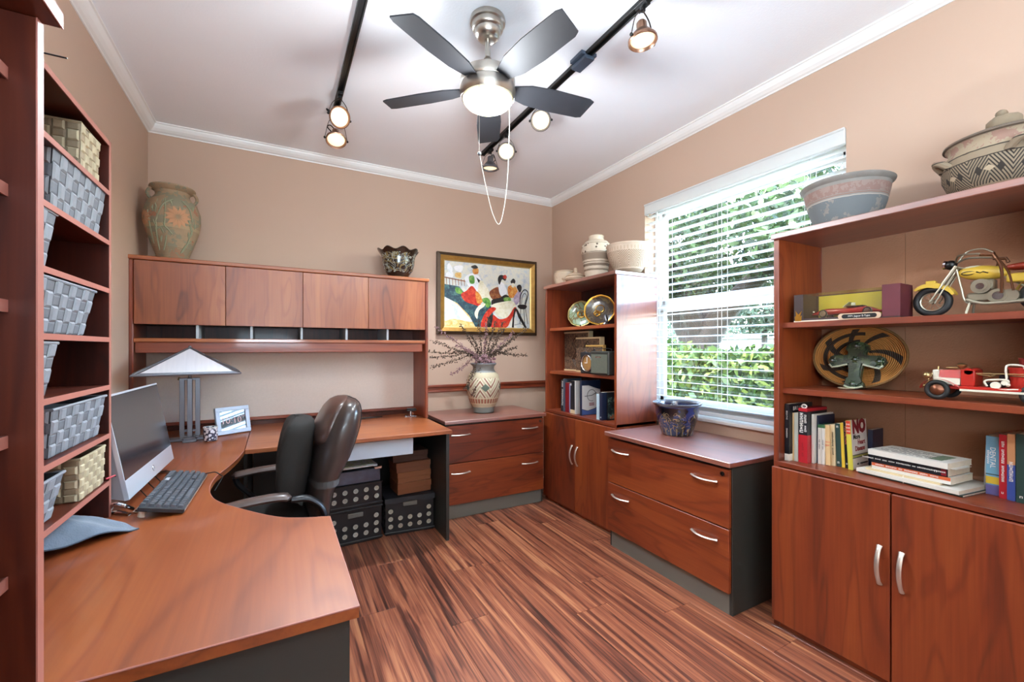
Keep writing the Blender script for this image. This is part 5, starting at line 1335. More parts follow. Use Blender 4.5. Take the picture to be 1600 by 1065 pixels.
# corner bookcase books
BZ = .7775
def Cb(label, x, y, w, h, d, cover, **k): return book(label, (x, y, BZ), w, h, d, cover, -90, 0, **k)
Cb('tall black book with pale spine title at left in corner bookcase', 2.125, 3.035, .042, .265, .18, bk_black, spine_text=[('### ########', .024, .024, .15, ink_w, 'v')])
Cb('slim slate grey book beside the tall black book', 2.118, 2.990, .016, .275, .18, mc('book_slate', '#4b5563', .4))
Cb('dark red book on the lower shelf of the corner bookcase', 2.125, 2.968, .050, .245, .17, bk_maroon)
Cb('lilac grey slim book right of the dark red book', 2.125, 2.914, .016, .240, .17, mc('book_lilac', '#8a8aae', .45))
Cb('black book with cream lower band in the corner bookcase', 2.122, 2.895, .062, .265, .17, bk_black, bands=[(0, .030, bk_cream2)], spine_text=[('#', .03, .012, .235, ink_w, 'h')])
Cb('silver edged slim book in the corner bookcase', 2.118, 2.830, .014, .268, .17, bk_silver)
mg = Cb('blue and white covered book with a round aircraft emblem', 2.118, 2.760, .020, .275, .19, bk_navy)
for (pts, mt, nm_, y_) in (([(.004, .05), (.06, .035), (.13, .05), (.186, .075), (.186, .20), (.13, .215), (.07, .235), (.004, .235)], mc('cover_silver_white', '#d6d4d0', .4), 'pale_panel', .0003), ([(.004, .002), (.186, .002), (.186, .07), (.13, .046), (.06, .031), (.004, .046)], mc('cover_blue', '#4a629c', .4), 'blue_panel', .0006)):
    MB().prism(pts, .020 + y_, .0204 + y_, M=Matrix(((0, 0, 1, 0), (1, 0, 0, 0), (0, 1, 0, 0), (0, 0, 0, 1)))).build(nm_, mt, mg)
MB().tube([(.0212, .10 + .045 * math.cos(2 * PI * i / 24), .155 + .045 * math.sin(2 * PI * i / 24)) for i in range(20)], .0025, 5).tube([(.0212, .03, .15), (.0212, .10, .155), (.0212, .15, .175)], .003, 5).build('emblem', ink_g, mg)
MB().box(.0208, .0214, .075, .125, .075, .095).build('red_label', bk_maroon, mg); text('######', .014, ink_w, mg, (.0219, .10, .085), (0, 1, 0), (0, 0, 1))
Cb('pale blue slim book standing before the emblem book', 2.106, 2.545, .030, .19, .12, mc('book_ice_blue', '#b9d0dc', .4))
Cb('navy book at right of the pale blue slim book', 2.108, 2.512, .030, .205, .15, bk_navy, spine_text=[('#', .02, .015, .02, ink_w, 'h')])
o = Cb('dark photo covered book at right in the corner bookcase', 2.140, 2.470, .010, .205, .16, bk_black)
t = NT('dark_photo_print'); c_ = t.ramp(t.noise(t.obj(), 24, 3, .6), [(.35, '#14181a'), (.5, '#2c3a3a'), (.58, '#7c9a8c'), (.66, '#b5673c'), (.75, '#1a1c1c')]); MB().box(.0102, .0108, .003, .157, .01, .17).build('photo_panel', t.done(c_, .3), o)
Cb('grey framed flat book against the right panel of corner bookcase', 2.13, 2.345, .014, .205, .11, bk_silver)
# ================================================================== THINGS IN THE BOOKCASES
# ---- corner bookcase, upper shelf: two ceramic plates on stands
ZS = 1.4835
def plate(label, y, x, r, face_m, rim_m, tilt, yaw, motif):
    g = thing('ceramic_plate', label, 'plate', (x, y, ZS), 0)
    # disc axis towards -X (room), tilted back, on a little easel
    rx = Matrix.Rotation(R(yaw), 4, 'Z') @ Matrix.Rotation(R(-90 + tilt), 4, 'Y')
    Mp = Matrix.Translation((0, 0, r * math.cos(R(tilt)) * .97 + .008)) @ rx
    MB().lathe([(.02, -.012), (r * .55, -.010), (r * .75, -.004), (r, .010), (r * 1.0, .013), (r * .74, .0005), (r * .5, -.004), (.01, -.005)], 48, fn=lambda q, z, a: (q * (1 + .012 * math.cos(10 * a)), z)).build('dish', face_m, g, M=Mp)
    MB().lathe([(r * .90, .0085), (r * .97, .0145), (r * 1.008, .0145), (r * 1.008, .009)], 48, fn=lambda q, z, a: (q * (1 + .012 * math.cos(10 * a)), z), cap0=False, cap1=False).build('rim', rim_m, g, M=Mp)
    m = MB()
    for (rr, cx, cy) in motif: m.tube([(cx + rr * math.cos(2 * PI * i / 20), cy + rr * 1.1 * math.sin(2 * PI * i / 20), .0005) for i in range(20)], .0035, 5, closed=True)
    m.build('gold_motif', gold, g, M=Mp)
    MB().tube([(.0, -.04, .003), (-.035, -.04, .003), (-.04, -.04, .02)], .003, 6).tube([(.0, .04, .003), (-.035, .04, .003), (-.04, .04, .02)], .003, 6).tube([(.0, -.04, .003), (.045, 0, .05), (.0, .04, .003)], .003, 6).build('stand', blackm, g)
    return g
green_g = pottery('sage_plate_glaze', '#7d8f6e', [('swirl', -9, 9, '#66552f', 9, .03)], .25, coat=.5); brn_g = pottery('brown_plate_glaze', '#3a2a1c', [('swirl', -9, 9, '#5f5230', 9, .02)], .2, coat=.6)
plate('round sage green plate with gold rim at back left on stand', 2.925, 2.255, .112, green_g, simple('dull_gold_rim', '#8d7a48', .35, .7, var=.2), 14, 36, [(.03, 0, 0), (.016, .0, .01)])
plate('round dark brown plate with gold rings and scalloped rim on stand', 2.625, 2.205, .120, brn_g, gold, 14, 38, [(.030, .012, 0), (.022, -.025, .02), (.014, -.035, .02)])
g = thing('dark_figurine', 'small dark figurine beside the brown plate on the top shelf', 'figurine', (2.16, 2.505, ZS))
MB().lathe([(.018, 0), (.022, .006), (.014, .02), (.02, .045), (.012, .07), (.004, .078)], 16).build('figure_body', pewter, g); MB().ell((0, -.012, .03), .014, .012, .018, n=8, m=6).build('figure_arm', pewter, g)
# ---- middle shelf: three carved box frames, two radios
ZM = 1.1125
carv = NT('carved_leather_panel'); vo = carv.n('TexVoronoi'); vo.inputs['Scale'].default_value = 16; carv.l(carv.obj(), vo.inputs['Vector'])
q = carv.noise(carv.obj(), 26, 2, .5, 2.0); c_ = carv.mix(carv.math('LESS_THAN', carv.math('ABSOLUTE', carv.math('SUBTRACT', q, .5)), .05), lin('#6f553f'), lin('#3f2c22')); carv.bump(q, .6, .003); carved = carv.done(c_, .6)
pale_trim = simple('pale_wood_trim', '#c2a982', .5); gold_trim = simple('golden_wood_trim', '#b48a4a', .45)
def boxframe(label, y0, y1, x, h, trim, depth=.045):
    g = thing('decor_box', label, 'decoration', (x, y0, ZM), -90)
    W = y0 - y1
    MB().box(0, W, .004, depth, .012, h - .012, .001).build('panel', carved, g)
    MB().box(-.002, W + .002, 0, depth, h - .014, h, .001).box(-.002, W + .002, 0, depth, 0, .014, .001).box(W - .008, W + .002, .0, depth, .014, h - .014, .001).build('trim', trim, g)
    m = MB()
    for k in range(2):
        cz = h * (.30 + .40 * k); r_ = min(W, h) * .20
        m.tube([(W / 2, .002, cz + r_), (W / 2 + r_ * .8, .002, cz), (W / 2, .002, cz - r_), (W / 2 - r_ * .8, .002, cz)], .004, 5, closed=True)
        m.tube([(W / 2, .002, cz + r_ * .55), (W / 2 + r_ * .42, .002, cz), (W / 2, .002, cz - r_ * .55), (W / 2 - r_ * .42, .002, cz)], .003, 5, closed=True)
    m.build('diamond_relief', simple('dark_relief', '#3a2a20', .6), g)
    return g
boxframe('largest carved brown panel with pale trim in the corner bookcase', 3.140, 2.80, 2.235, .338, pale_trim)
boxframe('middle sized carved brown panel with pale trim leaning in front', 2.905, 2.60, 2.185, .285, pale_trim)
boxframe('smallest carved panel with golden top trim behind the radios', 2.740, 2.53, 2.157, .222, gold_trim, .026)
g = thing('dial_clock', 'dark radio clock with a white dial ring next to the grey radio', 'clock', (2.105, 2.742, ZM), -90)
MB().box(0, .165, 0, .016, 0, .165, .006).build('body', simple('black_clock_case', '#26272a', .35), g)
MB().tube([(.088 + .062 * math.cos(2 * PI * i / 36), -.002, .083 + .062 * math.sin(2 * PI * i / 36)) for i in range(36)], .010, 8, closed=True, sy=.4).build('dial_ring', chrome, g)
MB().cyl((.088, -.001, .083), (.088, .001, .083), .056, n=30).build('dial', simple('amber_dial', '#9a6f3c', .4, var=.2, vs=30), g)
MB().box(.086, .090, -.0035, -.001, .083, .128).box(.060, .090, -.0035, -.001, .081, .085).build('hands', white_pl, g)
MB().box(.03, .07, .002, .014, .165, .171, .002).build('top_button', pewter, g)
g = thing('table_radio', 'small olive grey radio with leather handle in the corner bookcase', 'radio', (2.083, 2.590, ZM), -90)
MB().box(0, .205, 0, .07, .0, .175, .008).build('case', simple('dark_radio_case', '#33342f', .4), g)
MB().box(.012, .193, -.003, .001, .012, .150, .002).build('speaker_cloth', simple('olive_speaker_cloth', '#5d5f52', .85, var=.08, vs=120, bump=(600, .5, .001)), g)
MB().box(.06, .125, -.0045, -.002, .126, .136, .001).build('name_plate', chrome, g)
MB().tube(bez([(.01, .035, .17), (.02, .035, .192), (.185, .035, .192), (.195, .035, .17)], 18), .005, 8, sy=.5).build('handle', black_pl, g)

# ---- right bookcase, upper shelf: model car in its box
ZU = 1.4305
g = thing('boxed_model_car', 'red model convertible in a yellow window box on the shelf', 'toy', (2.128, 1.150, ZU), -88)
WB, HB, DB = .388, .126, .125
box_red = simple('burgundy_card', '#5e242c', .6); box_dk = simple('dark_card', '#3b2a28', .5); box_yel = simple('yellow_card', '#e6cf48', .5)
MB().box(0, WB, 0, DB, 0, .006).box(0, WB, DB - .003, DB, .006, HB).build('card_box', box_dk, g)
MB().box(.05, WB - .06, DB - .0045, DB - .003, .006, HB - .004).box(.048, WB - .058, .01, DB - .004, .0062, .009).build('yellow_backdrop', box_yel, g)
MB().box(0, .040, 0, DB - .003, .006, HB, .001).build('left_panel', box_dk, g)
MB().box(WB - .058, WB, -.0005, DB - .003, .006, HB + .008, .001).build('right_panel', box_red, g)
MB().box(.040, WB - .058, 0, .002, .006, .015).build('front_lip', box_dk, g)
MB().box(.0, WB * .55, -.001, .001, .0, .006).build('cream_edge', paper_m, g)
t = NT('clear_window_film'); out = t.t.nodes['Material Output']; a_ = t.n('BsdfTransparent'); b_ = t.n('BsdfGlossy'); b_.inputs['Roughness'].default_value = .06; ms = t.n('MixShader'); ms.inputs[0].default_value = .10
t.l(t.mix(t.noise(t.obj(), 5, 1), lin('#fdfdf6'), lin('#f2f2e6')), a_.inputs[0]); t.l(a_.outputs[0], ms.inputs[1]); t.l(b_.outputs[0], ms.inputs[2]); t.l(ms.outputs[0], out.inputs[0])
MB().box(.040, WB - .058, -.0004, .0004, .015, HB - .001).box(.040, WB - .058, .0004, DB - .003, HB - .001, HB).build('window_film', t.m, g)
pl = MB()
def capsule(w, h, x, z, y0, y1):
    r = h / 2; P_ = [(x + w / 2 - r + r * math.cos(a), z + r * math.sin(a)) for a in [-PI / 2 + PI * i / 8 for i in range(9)]] + [(x - w / 2 + r + r * math.cos(a), z + r * math.sin(a)) for a in [PI / 2 + PI * i / 8 for i in range(9)]]
    return P_
Mf_ = Matrix(((1, 0, 0, 0), (0, 0, -1, 0), (0, 1, 0, 0), (0, 0, 0, 1)))     # xy polygon -> xz plane, z up = -y out
npl = MB().prism(capsule(.150, .026, .255, .014, 0, 0), .003, .006, M=Mf_).build('name_plate', simple('pale_gold_plate', '#d8b99c', .35, .3), g)
MB().prism(capsule(.122, .018, .255, .014, 0, 0), .006, .007, M=Mf_).build('plate_centre', black_pl, npl)
text('1971 Jaguar E-Type', .0105, ink_w, g, (.255, -.0074, .014), (1, 0, 0), (0, 0, 1), sx=.95)
m = MB().prism([(.006, .004), (.032, .004), (.034, .03), (.026, .024), (.034, .05), (.020, .034), (.008, .052), (.010, .030), (.004, .024)], .0005, .002, M=Mf_); m.build('gold_emblem', gold, g)
# the car itself
MB().box(.042, WB - .060, .012, DB - .006, .0092, .016).build('car_plinth', box_dk, g)
cg = empty_part('model_car', g, (.046, .066, .0165)); cg.scale = (1.05, 1.05, 1.15)
car_r = simple('model_car_red', '#b3252a', .18, var=.05, coat=.8)
def sect(x):      # half width, z of sill, z of beltline
    t_ = x / .265
    w = .032 * min(1, (math.sin(PI * min(1, max(0, t_ * 1.0))) ** .45)) + .002
    top = .018 + .016 * math.sin(PI * min(1, t_ * 1.08)) + .006 * math.exp(-((t_ - .22) / .14) ** 2) + .010 * math.exp(-((t_ - .78) / .13) ** 2)
    return w, .008 + .004 * abs(2 * t_ - 1) ** 2, top
def carf(u, v):
    x = .265 * v; w, z0_, z1_ = sect(x); a = 2 * PI * u; ca, sa = math.cos(a), math.sin(a); e = 2.8
    py = abs(ca) ** (2 / e) * (1 if ca > 0 else -1); pz = abs(sa) ** (2 / e) * (1 if sa > 0 else -1)
    return (x, w * py, (z0_ + z1_) / 2 + (z1_ - z0_) / 2 * pz)
m = MB().grid(carf, 28, 40, cu=True); m.build('car_body', car_r, cg)
MB().box(.135, .195, -.020, .020, .034, .0405, .003).build('cockpit', simple('dark_cockpit', '#3a2018', .6), cg)
MB().hexa([(.124, -.022, .037), (.127, -.022, .037), (.127, .022, .037), (.124, .022, .037)], [(.145, -.018, .055), (.147, -.018, .055), (.147, .018, .055), (.145, .018, .055)]).build('windscreen', simple('pale_windscreen', '#d9dccf', .15, spec=.8), cg)
for x in (.057, .213):
    for s in (-1, 1):
        w_ = MB().cyl((x, s * .024, .0155), (x, s * .0335, .0155), .0155, n=22).build('tyre', black_pl, cg); MB().cyl((x, s * .0336, .0155), (x, s * .0345, .0155), .0115, n=18).build('chrome_wheel', chrome, cg)
MB().ell((.014, -.021, .024), .007, .005, .006, n=10, m=8).ell((.014, .021, .024), .007, .005, .006, n=10, m=8).build('headlamps', chrome, cg)
MB().box(.150, .165, -.012, -.006, .040, .052, .002).build('seat', white_pl, cg)

# ---- toy motorcycle
g = thing('toy_motorcycle', 'yellow tin toy motorcycle on the upper shelf of right bookcase', 'toy', (2.225, .694, ZU), -90)
# local x: length away from the front wheel, y: depth, z: up
ty = simple('toy_yellow_paint', '#c9a53c', .35, var=.1, coat=.3); tire = simple('toy_tyre', '#1d1b1a', .55); tin = simple('tin_plate', '#a39a86', .35, .8, var=.12); rust = simple('copper_pipe', '#6b432c', .35, .7, var=.15); seat_r = simple('oxblood_saddle', '#8c2f1c', .35, coat=.3)
def wheel_at(x, r, name='front_wheel'):
    w_ = empty_part(name, g, (x, 0, r))
    MB().tube([((r - .011) * math.cos(2 * PI * i / 32), 0, (r - .011) * math.sin(2 * PI * i / 32)) for i in range(32)], .0115, 10, closed=True).build('tyre', tire, w_)
    m = MB().tube([((r - .022) * math.cos(2 * PI * i / 28), 0, (r - .022) * math.sin(2 * PI * i / 28)) for i in range(28)], .0035, 6, closed=True)
    for i in range(14):
        a = 2 * PI * i / 14; m.cyl((0, .004 * (-1) ** i, 0), ((r - .022) * math.cos(a), 0, (r - .022) * math.sin(a)), .0008, n=4)
    m.cyl((0, -.012, 0), (0, .012, 0), .008, n=12); m.build('spoked_rim', tin, w_)
wheel_at(0, .058); wheel_at(.275, .055, 'rear_wheel')
MB().grid(lambda u, v: ((.066 + .002 * math.sin(PI * v)) * math.cos(R(20 + 115 * u)) * -1 * -1, (v - .5) * .036, .058 + (.066 + .004 * math.sin(PI * v)) * math.sin(R(20 + 115 * u))), 18, 7).build('front_fender', ty, g)
MB().box(-.018, .012, -.012, .012, .124, .138, .003).build('fender_light', ty, g)
for s in (-1, 1):
    A_ = [R(18 + 118 * i / 16) for i in range(17)]
    P_ = [(.0705 * math.cos(a), .058 + .0705 * math.sin(a)) for a in A_] + [((.050 + .012 * abs(i - 8) / 8) * math.cos(a), .058 + (.050 + .012 * abs(i - 8) / 8) * math.sin(a)) for i, a in reversed(list(enumerate(A_)))]
    MB().prism(P_, s * .0185 - .001, s * .0185 + .001, M=Matrix(((1, 0, 0, 0), (0, 0, 1, 0), (0, 1, 0, 0), (0, 0, 0, 1)))).build('fender_skirt', ty, g)
m = MB()
for s in (-1, 1): m.cyl((0, s * .020, .058), (.050, s * .020, .145), .0035, n=8).cyl((.035, s * .020, .119), (.072, s * .020, .182), .0065, n=10).cyl((.012, s * .020, .050), (.062, s * .018, .150), .0022, n=6)
m.build('front_fork', tin, g)
MB().ell((.052, 0, .190), .018, n=14, m=10).build('headlight_shell', blackm, g); MB().cyl((.033, 0, .193), (.040, 0, .192), .0165, n=18).build('headlight_lens', chrome, g)
m = MB()
for s in (-1, 1): m.tube(bez([(.066, s * .004, .196), (.085, s * .045, .214), (.125, s * .062, .212), (.170, s * .066, .202)], 16), .0035, 7)
m.tube(bez([(.062, .03, .20), (.08, .05, .238), (.12, .052, .244), (.15, .05, .225)], 14), .003, 6); m.build('handlebar', tin, g)
m = MB()
for s in (-1, 1): m.tube([(.145, s * .066, .205), (.176, s * .067, .200), (.182, s * .066, .185)], .0055, 8)
m.tube(bez([(.178, -.064, .198), (.192, -.05, .15), (.188, -.030, .07)], 12), .0045, 6).tube(bez([(.180, -.060, .198), (.205, -.04, .14), (.215, -.03, .075)], 12), .003, 6).tube(bez([(.15, .05, .225), (.165, .03, .18), (.15, .015, .145)], 10), .0035, 6); m.build('cable_pipes', rust, g)
MB().ell((.135, 0, .149), .068, .027, .026, n=20, m=12, M=Matrix.Rotation(R(7), 3, 'Y')).build('fuel_tank', ty, g)
MB().ell((.112, 0, .168), .030, .016, .010, n=14, m=8).build('tank_cap', simple('cream_tin', '#d6cfae', .4), g)
MB().tube([(.105 + .018 * math.cos(2 * PI * i / 14), -.0245, .150 + .006 * math.sin(2 * PI * i / 14)) for i in range(14)], .0015, 4, closed=True).tube([(.125, -.0255, .152), (.135, -.0255, .147), (.142, -.0255, .150), (.155, -.0245, .144)], .0024, 5).build('tank_emblem', black_pl, g)
m = MB().cyl((.135, -.022, .100), (.135, .022, .100), .026, n=20).cyl((.135, -.026, .100), (.135, -.020, .100), .017, n=18).box(.108, .168, -.018, .018, .085, .124, .006).cyl((.175, -.026, .062), (.175, .02, .062), .024, n=18).cyl((.205, -.024, .060), (.205, .02, .060), .022, n=18).box(.095, .19, -.016, .016, .044, .080, .008)
m.build('engine', tin, g)
MB().cyl((.135, -.0285, .100), (.135, -.0255, .100), .011, n=16).cyl((.178, -.0285, .062), (.178, -.0255, .062), .014, n=16).build('engine_cover', chrome, g)
m = MB().tube(bez([(.07, -.012, .17), (.083, -.012, .10), (.095, -.014, .05), (.13, -.016, .040), (.25, -.016, .045)], 24), .0035, 7).tube(bez([(.10, -.026, .055), (.15, -.028, .037), (.26, -.030, .04), (.32, -.03, .055)], 20), .0055, 8).tube([(.07, 0, .178), (.18, 0, .135), (.275, 0, .055)], .004, 7); m.build('frame_tubes', tin, g)
MB().cyl((.108, -.02, .045), (.101, -.034, .003), .0035, n=6).box(.092, .108, -.040, -.030, .0, .004, .001).build('kick_stand', tin, g); MB().cyl((.108, .02, .045), (.101, .034, .003), .0035, n=6).build('kick_stand', tin, g)
MB().ell((.232, 0, .158), .046, .026, .013, n=18, m=10).grid(lambda u, v: (.200 + .07 * v, .024 * math.cos(PI * u) * (1 - .1 * v), .155 - .018 * math.sin(PI * v) + .0 * u), 10, 8).build('saddle', seat_r, g)
MB().box(.195, .24, -.018, .018, .105, .135, .004).box(.245, .265, -.03, .03, .07, .125, .004).grid(lambda u, v: (.275 + .064 * math.cos(R(10 + 150 * u)), (v - .5) * .036, .055 + .064 * math.sin(R(10 + 150 * u))), 18, 5).build('rear_fender', ty, g)

# ---- woven oval tray and green cross
ZL = 1.1215
t = NT('coiled_basket_weave'); sp = t.n('SeparateXYZ'); t.l(t.obj(), sp.inputs[0])
rr_ = t.math('POWER', t.math('ADD', t.math('POWER', t.math('DIVIDE', sp.outputs[0], .185), 2.0), t.math('POWER', t.math('DIVIDE', sp.outputs[1], .145), 2.0)), .5)
an = t.math('DIVIDE', t.math('ARCTAN2', sp.outputs[1], sp.outputs[0]), 2 * PI)
sw = t.math('FRACT', t.math('ADD', t.math('ADD', t.math('MULTIPLY', an, 7.0), t.math('MULTIPLY', rr_, 1.1)), 10.0))
dark_ = t.math('GREATER_THAN', sw, .74); coil = t.math('SINE', t.math('MULTIPLY', rr_, 150.0))
ring1 = t.math('MULTIPLY', t.math('GREATER_THAN', rr_, .70), t.math('MULTIPLY', t.math('LESS_THAN', rr_, .80), t.math('LESS_THAN', sp.outputs[0], .02)))
ring2 = t.math('MULTIPLY', t.math('GREATER_THAN', rr_, .46), t.math('MULTIPLY', t.math('LESS_THAN', rr_, .56), t.math('LESS_THAN', sp.outputs[0], .0)))
inn = t.math('MULTIPLY', dark_, t.math('MULTIPLY', t.math('LESS_THAN', rr_, .90), t.math('GREATER_THAN', rr_, .25)))
msk = t.math('MAXIMUM', inn, t.math('MAXIMUM', ring1, ring2))
base_c = t.mix(t.noise(t.obj(), 12, 3), lin('#b8702f'), lin('#d89c50')); c_ = t.mix(msk, base_c, lin('#3a2d22')); c_ = t.mix(t.math('MULTIPLY', t.math('GREATER_THAN', coil, .55), .35), c_, lin('#2a1c12'))
t.bump(coil, .8, .002); weave_m = t.done(c_, .75)
g = thing('woven_tray', 'oval coiled basket tray with dark swirl leaning in the bookcase', 'basket', (2.398, 1.006, ZL), 0)
Mt = Matrix.Translation((0, 0, .1475)) @ frame((0, 0, 0), (0, -1, 0), (.16, 0, .987))
def tray(u, v):
    a = 2 * PI * u
    pr = [(0, .0), (.5, .001), (.85, .006), (.97, .016), (1.0, .020), (1.0, .013), (.9, -.001), (.5, -.007), (0, -.007)]
    k = v * 8; i = min(int(k), 7); q = k - i; r_ = pr[i][0] * (1 - q) + pr[i + 1][0] * q; z = pr[i][1] * (1 - q) + pr[i + 1][1] * q
    return (.185 * r_ * math.cos(a), .145 * r_ * math.sin(a), z)
MB().grid(tray, 56, 33, cu=True).build('tray_body', weave_m, g).matrix_local = Mt
rimp = [(.185 * math.cos(2 * PI * i / 56), .145 * math.sin(2 * PI * i / 56), .018) for i in range(56)]
MB().tube(rimp, .0055, 6, closed=True).build('rim', simple('tray_rim_binding', '#7d5a30', .7, var=.2, vs=80), g, M=Mt)
g = thing('ceramic_cross', 'green glazed ceramic cross with rosettes standing before the woven tray', 'cross', (2.322, .995, ZL), 0)
crg = pottery('mottled_green_glaze', '#2c3f2c', [('mottle', -9, 9, '#435636', 26, .54), ('mottle', -9, 9, '#1c2620', 36, .58)], .3, coat=.5, bump=(80, .6)); crw = simple('cream_glaze_edge', '#b9bfa4', .35)
Mx_ = Matrix.Translation((0, 0, .0)) @ frame((0, .0, .0), (0, -1, 0), (.20, 0, .98))
def mirror_poly(half): return half + [(-x, y) for x, y in reversed(half)]
outl = [(.0, .004), (.030, .006), (.040, .014), (.036, .030), (.024, .042), (.026, .090), (.030, .116), (.065, .106), (.090, .100), (.103, .112), (.114, .130), (.104, .150), (.088, .158), (.062, .156), (.036, .160), (.034, .172), (.046, .186), (.042, .206), (.022, .218), (.0, .222)]
P_ = outl[1:-1]; poly_ = [(0, .004)] + P_ + [(0, .222)] + [(-x, y) for x, y in reversed(P_)]
MB().prism(poly_, -.012, .006, M=Mx_).build('cross_body', crg, g)
MB().prism([(x * .80, .135 + (y - .135) * .86 + .002) for x, y in poly_], .006, .012, M=Mx_).build('raised_centre', crg, g)
bead_m = simple('grey_rosette_bead', '#8d949a', .3)
for (x, y) in ((0, .022), (-.092, .130), (.092, .130), (0, .200), (0, .137)):
    m = MB(); m.mat(0).ell((x, y, .012), .0125, .0125, .006, n=14, m=6).mat(1).ell((x, y, .017), .005, .005, .004, n=8, m=5)
    for k in range(6): m.mat(0).ell((x + .012 * math.cos(k * PI / 3), y + .012 * math.sin(k * PI / 3), .011), .0055, .0055, .004, n=8, m=5)
    m.build('rosette', [crg, bead_m], g, M=Mx_)
m = MB()
for s in (-1, 1): m.tube([(s * .030, .114, .010), (s * .065, .104, .010), (s * .092, .098, .010), (s * .105, .112, .010)], .0045, 6)
m.tube([(-.036, .014, .010), (-.015, .006, .011), (.015, .006, .011), (.036, .014, .010)], .0045, 6); m.build('cream_edging', crw, g, M=Mx_)
g = thing('shell_dish', 'small cream shell stand at the foot of the green cross', 'stand', (2.296, 1.012, ZL), 0)
MB().lathe([(.012, 0), (.030, .003), (.033, .007), (.028, .008), (.01, .005)], 20).build('dish_body', simple('cream_shell', '#d6c9a8', .4), g)

# ---- vintage toy fire truck
g = thing('toy_fire_truck', 'red and white vintage toy fire truck on the middle shelf', 'toy', (2.195, .655, ZL), -90)
fr_m = simple('fire_truck_red', '#b02a20', .3, var=.06, coat=.4); fw = simple('truck_cream_white', '#dcd6c2', .4); brs = simple('truck_brass', '#b39c6c', .3, .9, var=.1)
def tw(x, y, name='wheel'):
    w_ = empty_part(name, g, (x, y, .036)); s = -1 if y < 0 else 1
    MB().tube([(.028 * math.cos(2 * PI * i / 28), 0, .028 * math.sin(2 * PI * i / 28)) for i in range(28)], .0080, 10, closed=True).build('tyre', tire, w_)
    MB().lathe([(.021, -.004), (.022, .0), (.014, .004), (.008, .008), (.003, .009)], 20, M=Matrix.Rotation(R(90 if s < 0 else -90), 3, 'X')).cyl((0, 0, 0), (0, -s * .01, 0), .021, n=18).build('hub', simple('copper_hub', '#7a4a34', .35, .7), w_)
for x in (0, .235):
    for y in (-.055, .055): tw(x, y)
m = MB().box(-.035, .32, -.045, .045, .040, .052, .003).box(.06, .32, -.062, .062, .043, .054, .002); m.build('chassis', fr_m, g)
MB().box(.062, .32, -.0635, -.0625, .037, .044).box(.062, .32, .0625, .0635, .037, .044).build('white_sill', fw, g)
MB().hexa([(-.018, -.030, .056), (.055, -.036, .056), (.055, .036, .056), (-.018, .030, .056)], [(-.018, -.026, .084), (.055, -.032, .082), (.055, .032, .082), (-.018, .026, .084)]).build('white_bonnet_base', fw, g)
MB().hexa([(-.004, -.028, .080), (.057, -.034, .080), (.057, .034, .080), (-.004, .028, .080)], [(-.002, -.020, .108), (.057, -.025, .110), (.057, .025, .110), (-.002, .020, .108)]).build('bonnet', fr_m, g)
MB().box(-.022, -.004, -.027, .027, .055, .108, .003).build('radiator', fw, g); MB().cyl((-.013, 0, .108), (-.013, 0, .120), .003, n=8).build('radiator_cap', brs, g)
for y in (-.034, .034): MB().ell((-.034, y, .086), .013, n=12, m=8).cyl((-.028, y, .045), (-.032, y, .086), .0025, n=6).build('headlamp', brs, g)
for y in (-.055, .055): MB().grid(lambda u, v: (.046 * math.cos(R(175 - 150 * u)) * (1.0 if u < .5 else 1.15), y + (v - .5) * .026, .036 + (.044 - .0) * math.sin(R(175 - 150 * u)) * .9), 18, 4).tube([(.048, y, .056), (.062, y, .047), (.075, y, .047)], .004, 6).build('mudguard', fr_m, g)
MB().box(-.052, -.046, -.05, .05, .042, .050, .002).cyl((-.05, -.03, .045), (-.03, -.03, .05), .003, n=6).cyl((-.05, .03, .045), (-.03, .03, .05), .003, n=6).build('bumper', brs, g)
MB().box(.057, .094, -.040, .040, .053, .112, .003).cyl((.078, -.040, .106), (.078, .040, .106), .0115, n=18).build('cowl', fr_m, g)
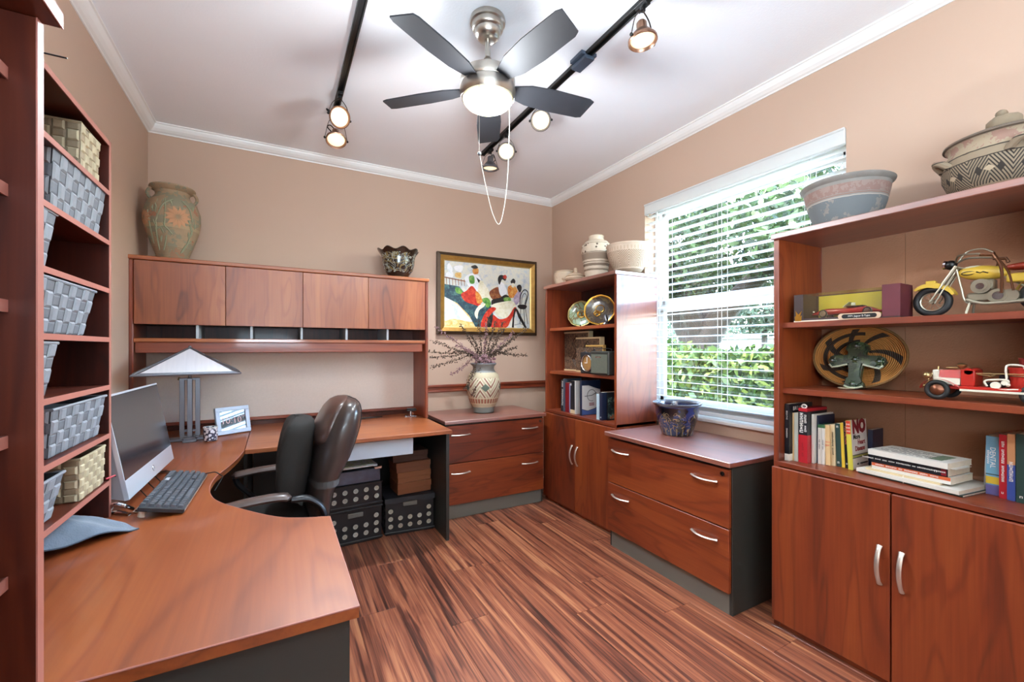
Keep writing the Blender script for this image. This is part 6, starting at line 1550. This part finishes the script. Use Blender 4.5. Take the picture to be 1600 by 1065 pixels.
MB().cyl((.015, -.02, .116), (.046, -.02, .118), .0028, n=8).lathe([(.003, 0), (.006, .004), (.013, .010), (.0145, .016), (.008, .020), (.002, .022)], 16, c=(.056, -.02, .113)).cyl((.056, -.02, .108), (.056, -.02, .115), .003, n=6).build('bell_and_siren', brs, g)
MB().tube([(.094, -.01, .095), (.125, -.018, .091)], .002, 6).tube([(.132 + .012 * math.cos(2 * PI * i / 18), -.018 + .016 * math.sin(2 * PI * i / 18), .092 + .008 * math.cos(2 * PI * i / 18)) for i in range(18)], .002, 5, closed=True).build('steering_wheel', brs, g)
MB().box(.118, .155, -.035, .035, .054, .070, .004).box(.150, .160, -.035, .035, .068, .098, .004).build('seat', black_pl, g)
m = MB().tube(bez([(.128, -.056, .058), (.122, -.056, .074), (.135, -.056, .080), (.172, -.054, .082), (.176, -.05, .070)], 20), .0030, 7).cyl((.148, -.060, .062), (.148, -.052, .062), .0125, n=16).cyl((.168, -.058, .072), (.168, -.050, .072), .008, n=12).ell((.176, -.056, .066), .006, n=8, m=6).tube(bez([(.172, -.05, .085), (.170, -.05, .12), (.176, -.045, .132), (.205, -.04, .130), (.208, -.035, .118)], 20), .0030, 7).tube(bez([(.14, -.058, .054), (.165, -.060, .050), (.2, -.06, .052)], 10), .0028, 6); m.build('pump_pipes', fw, g)
MB().cyl((.203, 0, .054), (.203, 0, .118), .036, n=28).cyl((.203, 0, .116), (.203, 0, .123), .039, n=28).build('boiler', fr_m, g)
MB().cyl((.205, 0, .123), (.205, 0, .155), .014, .018, n=18).build('chimney', simple('dark_red_tin', '#6b1c18', .4), g)
MB().tube([(.203 + .0370 * math.cos(2 * PI * i / 24), .0370 * math.sin(2 * PI * i / 24), .095) for i in range(24)], .0018, 5, closed=True).tube([(.10, -.05, .10), (.32, -.05, .104)], .0018, 5).build('brass_rail', brs, g)
MB().box(.235, .30, -.04, .04, .054, .12, .003).box(.24, .31, -.045, .045, .122, .128, .002).build('rear_body', fr_m, g)
MB().box(.222, .30, -.03, .03, .150, .156, .002).cyl((.228, -.025, .118), (.228, -.025, .15), .003, n=6).cyl((.29, .025, .118), (.29, .025, .15), .003, n=6).build('canopy_rack', simple('dark_red_rack', '#5c1a18', .4), g)
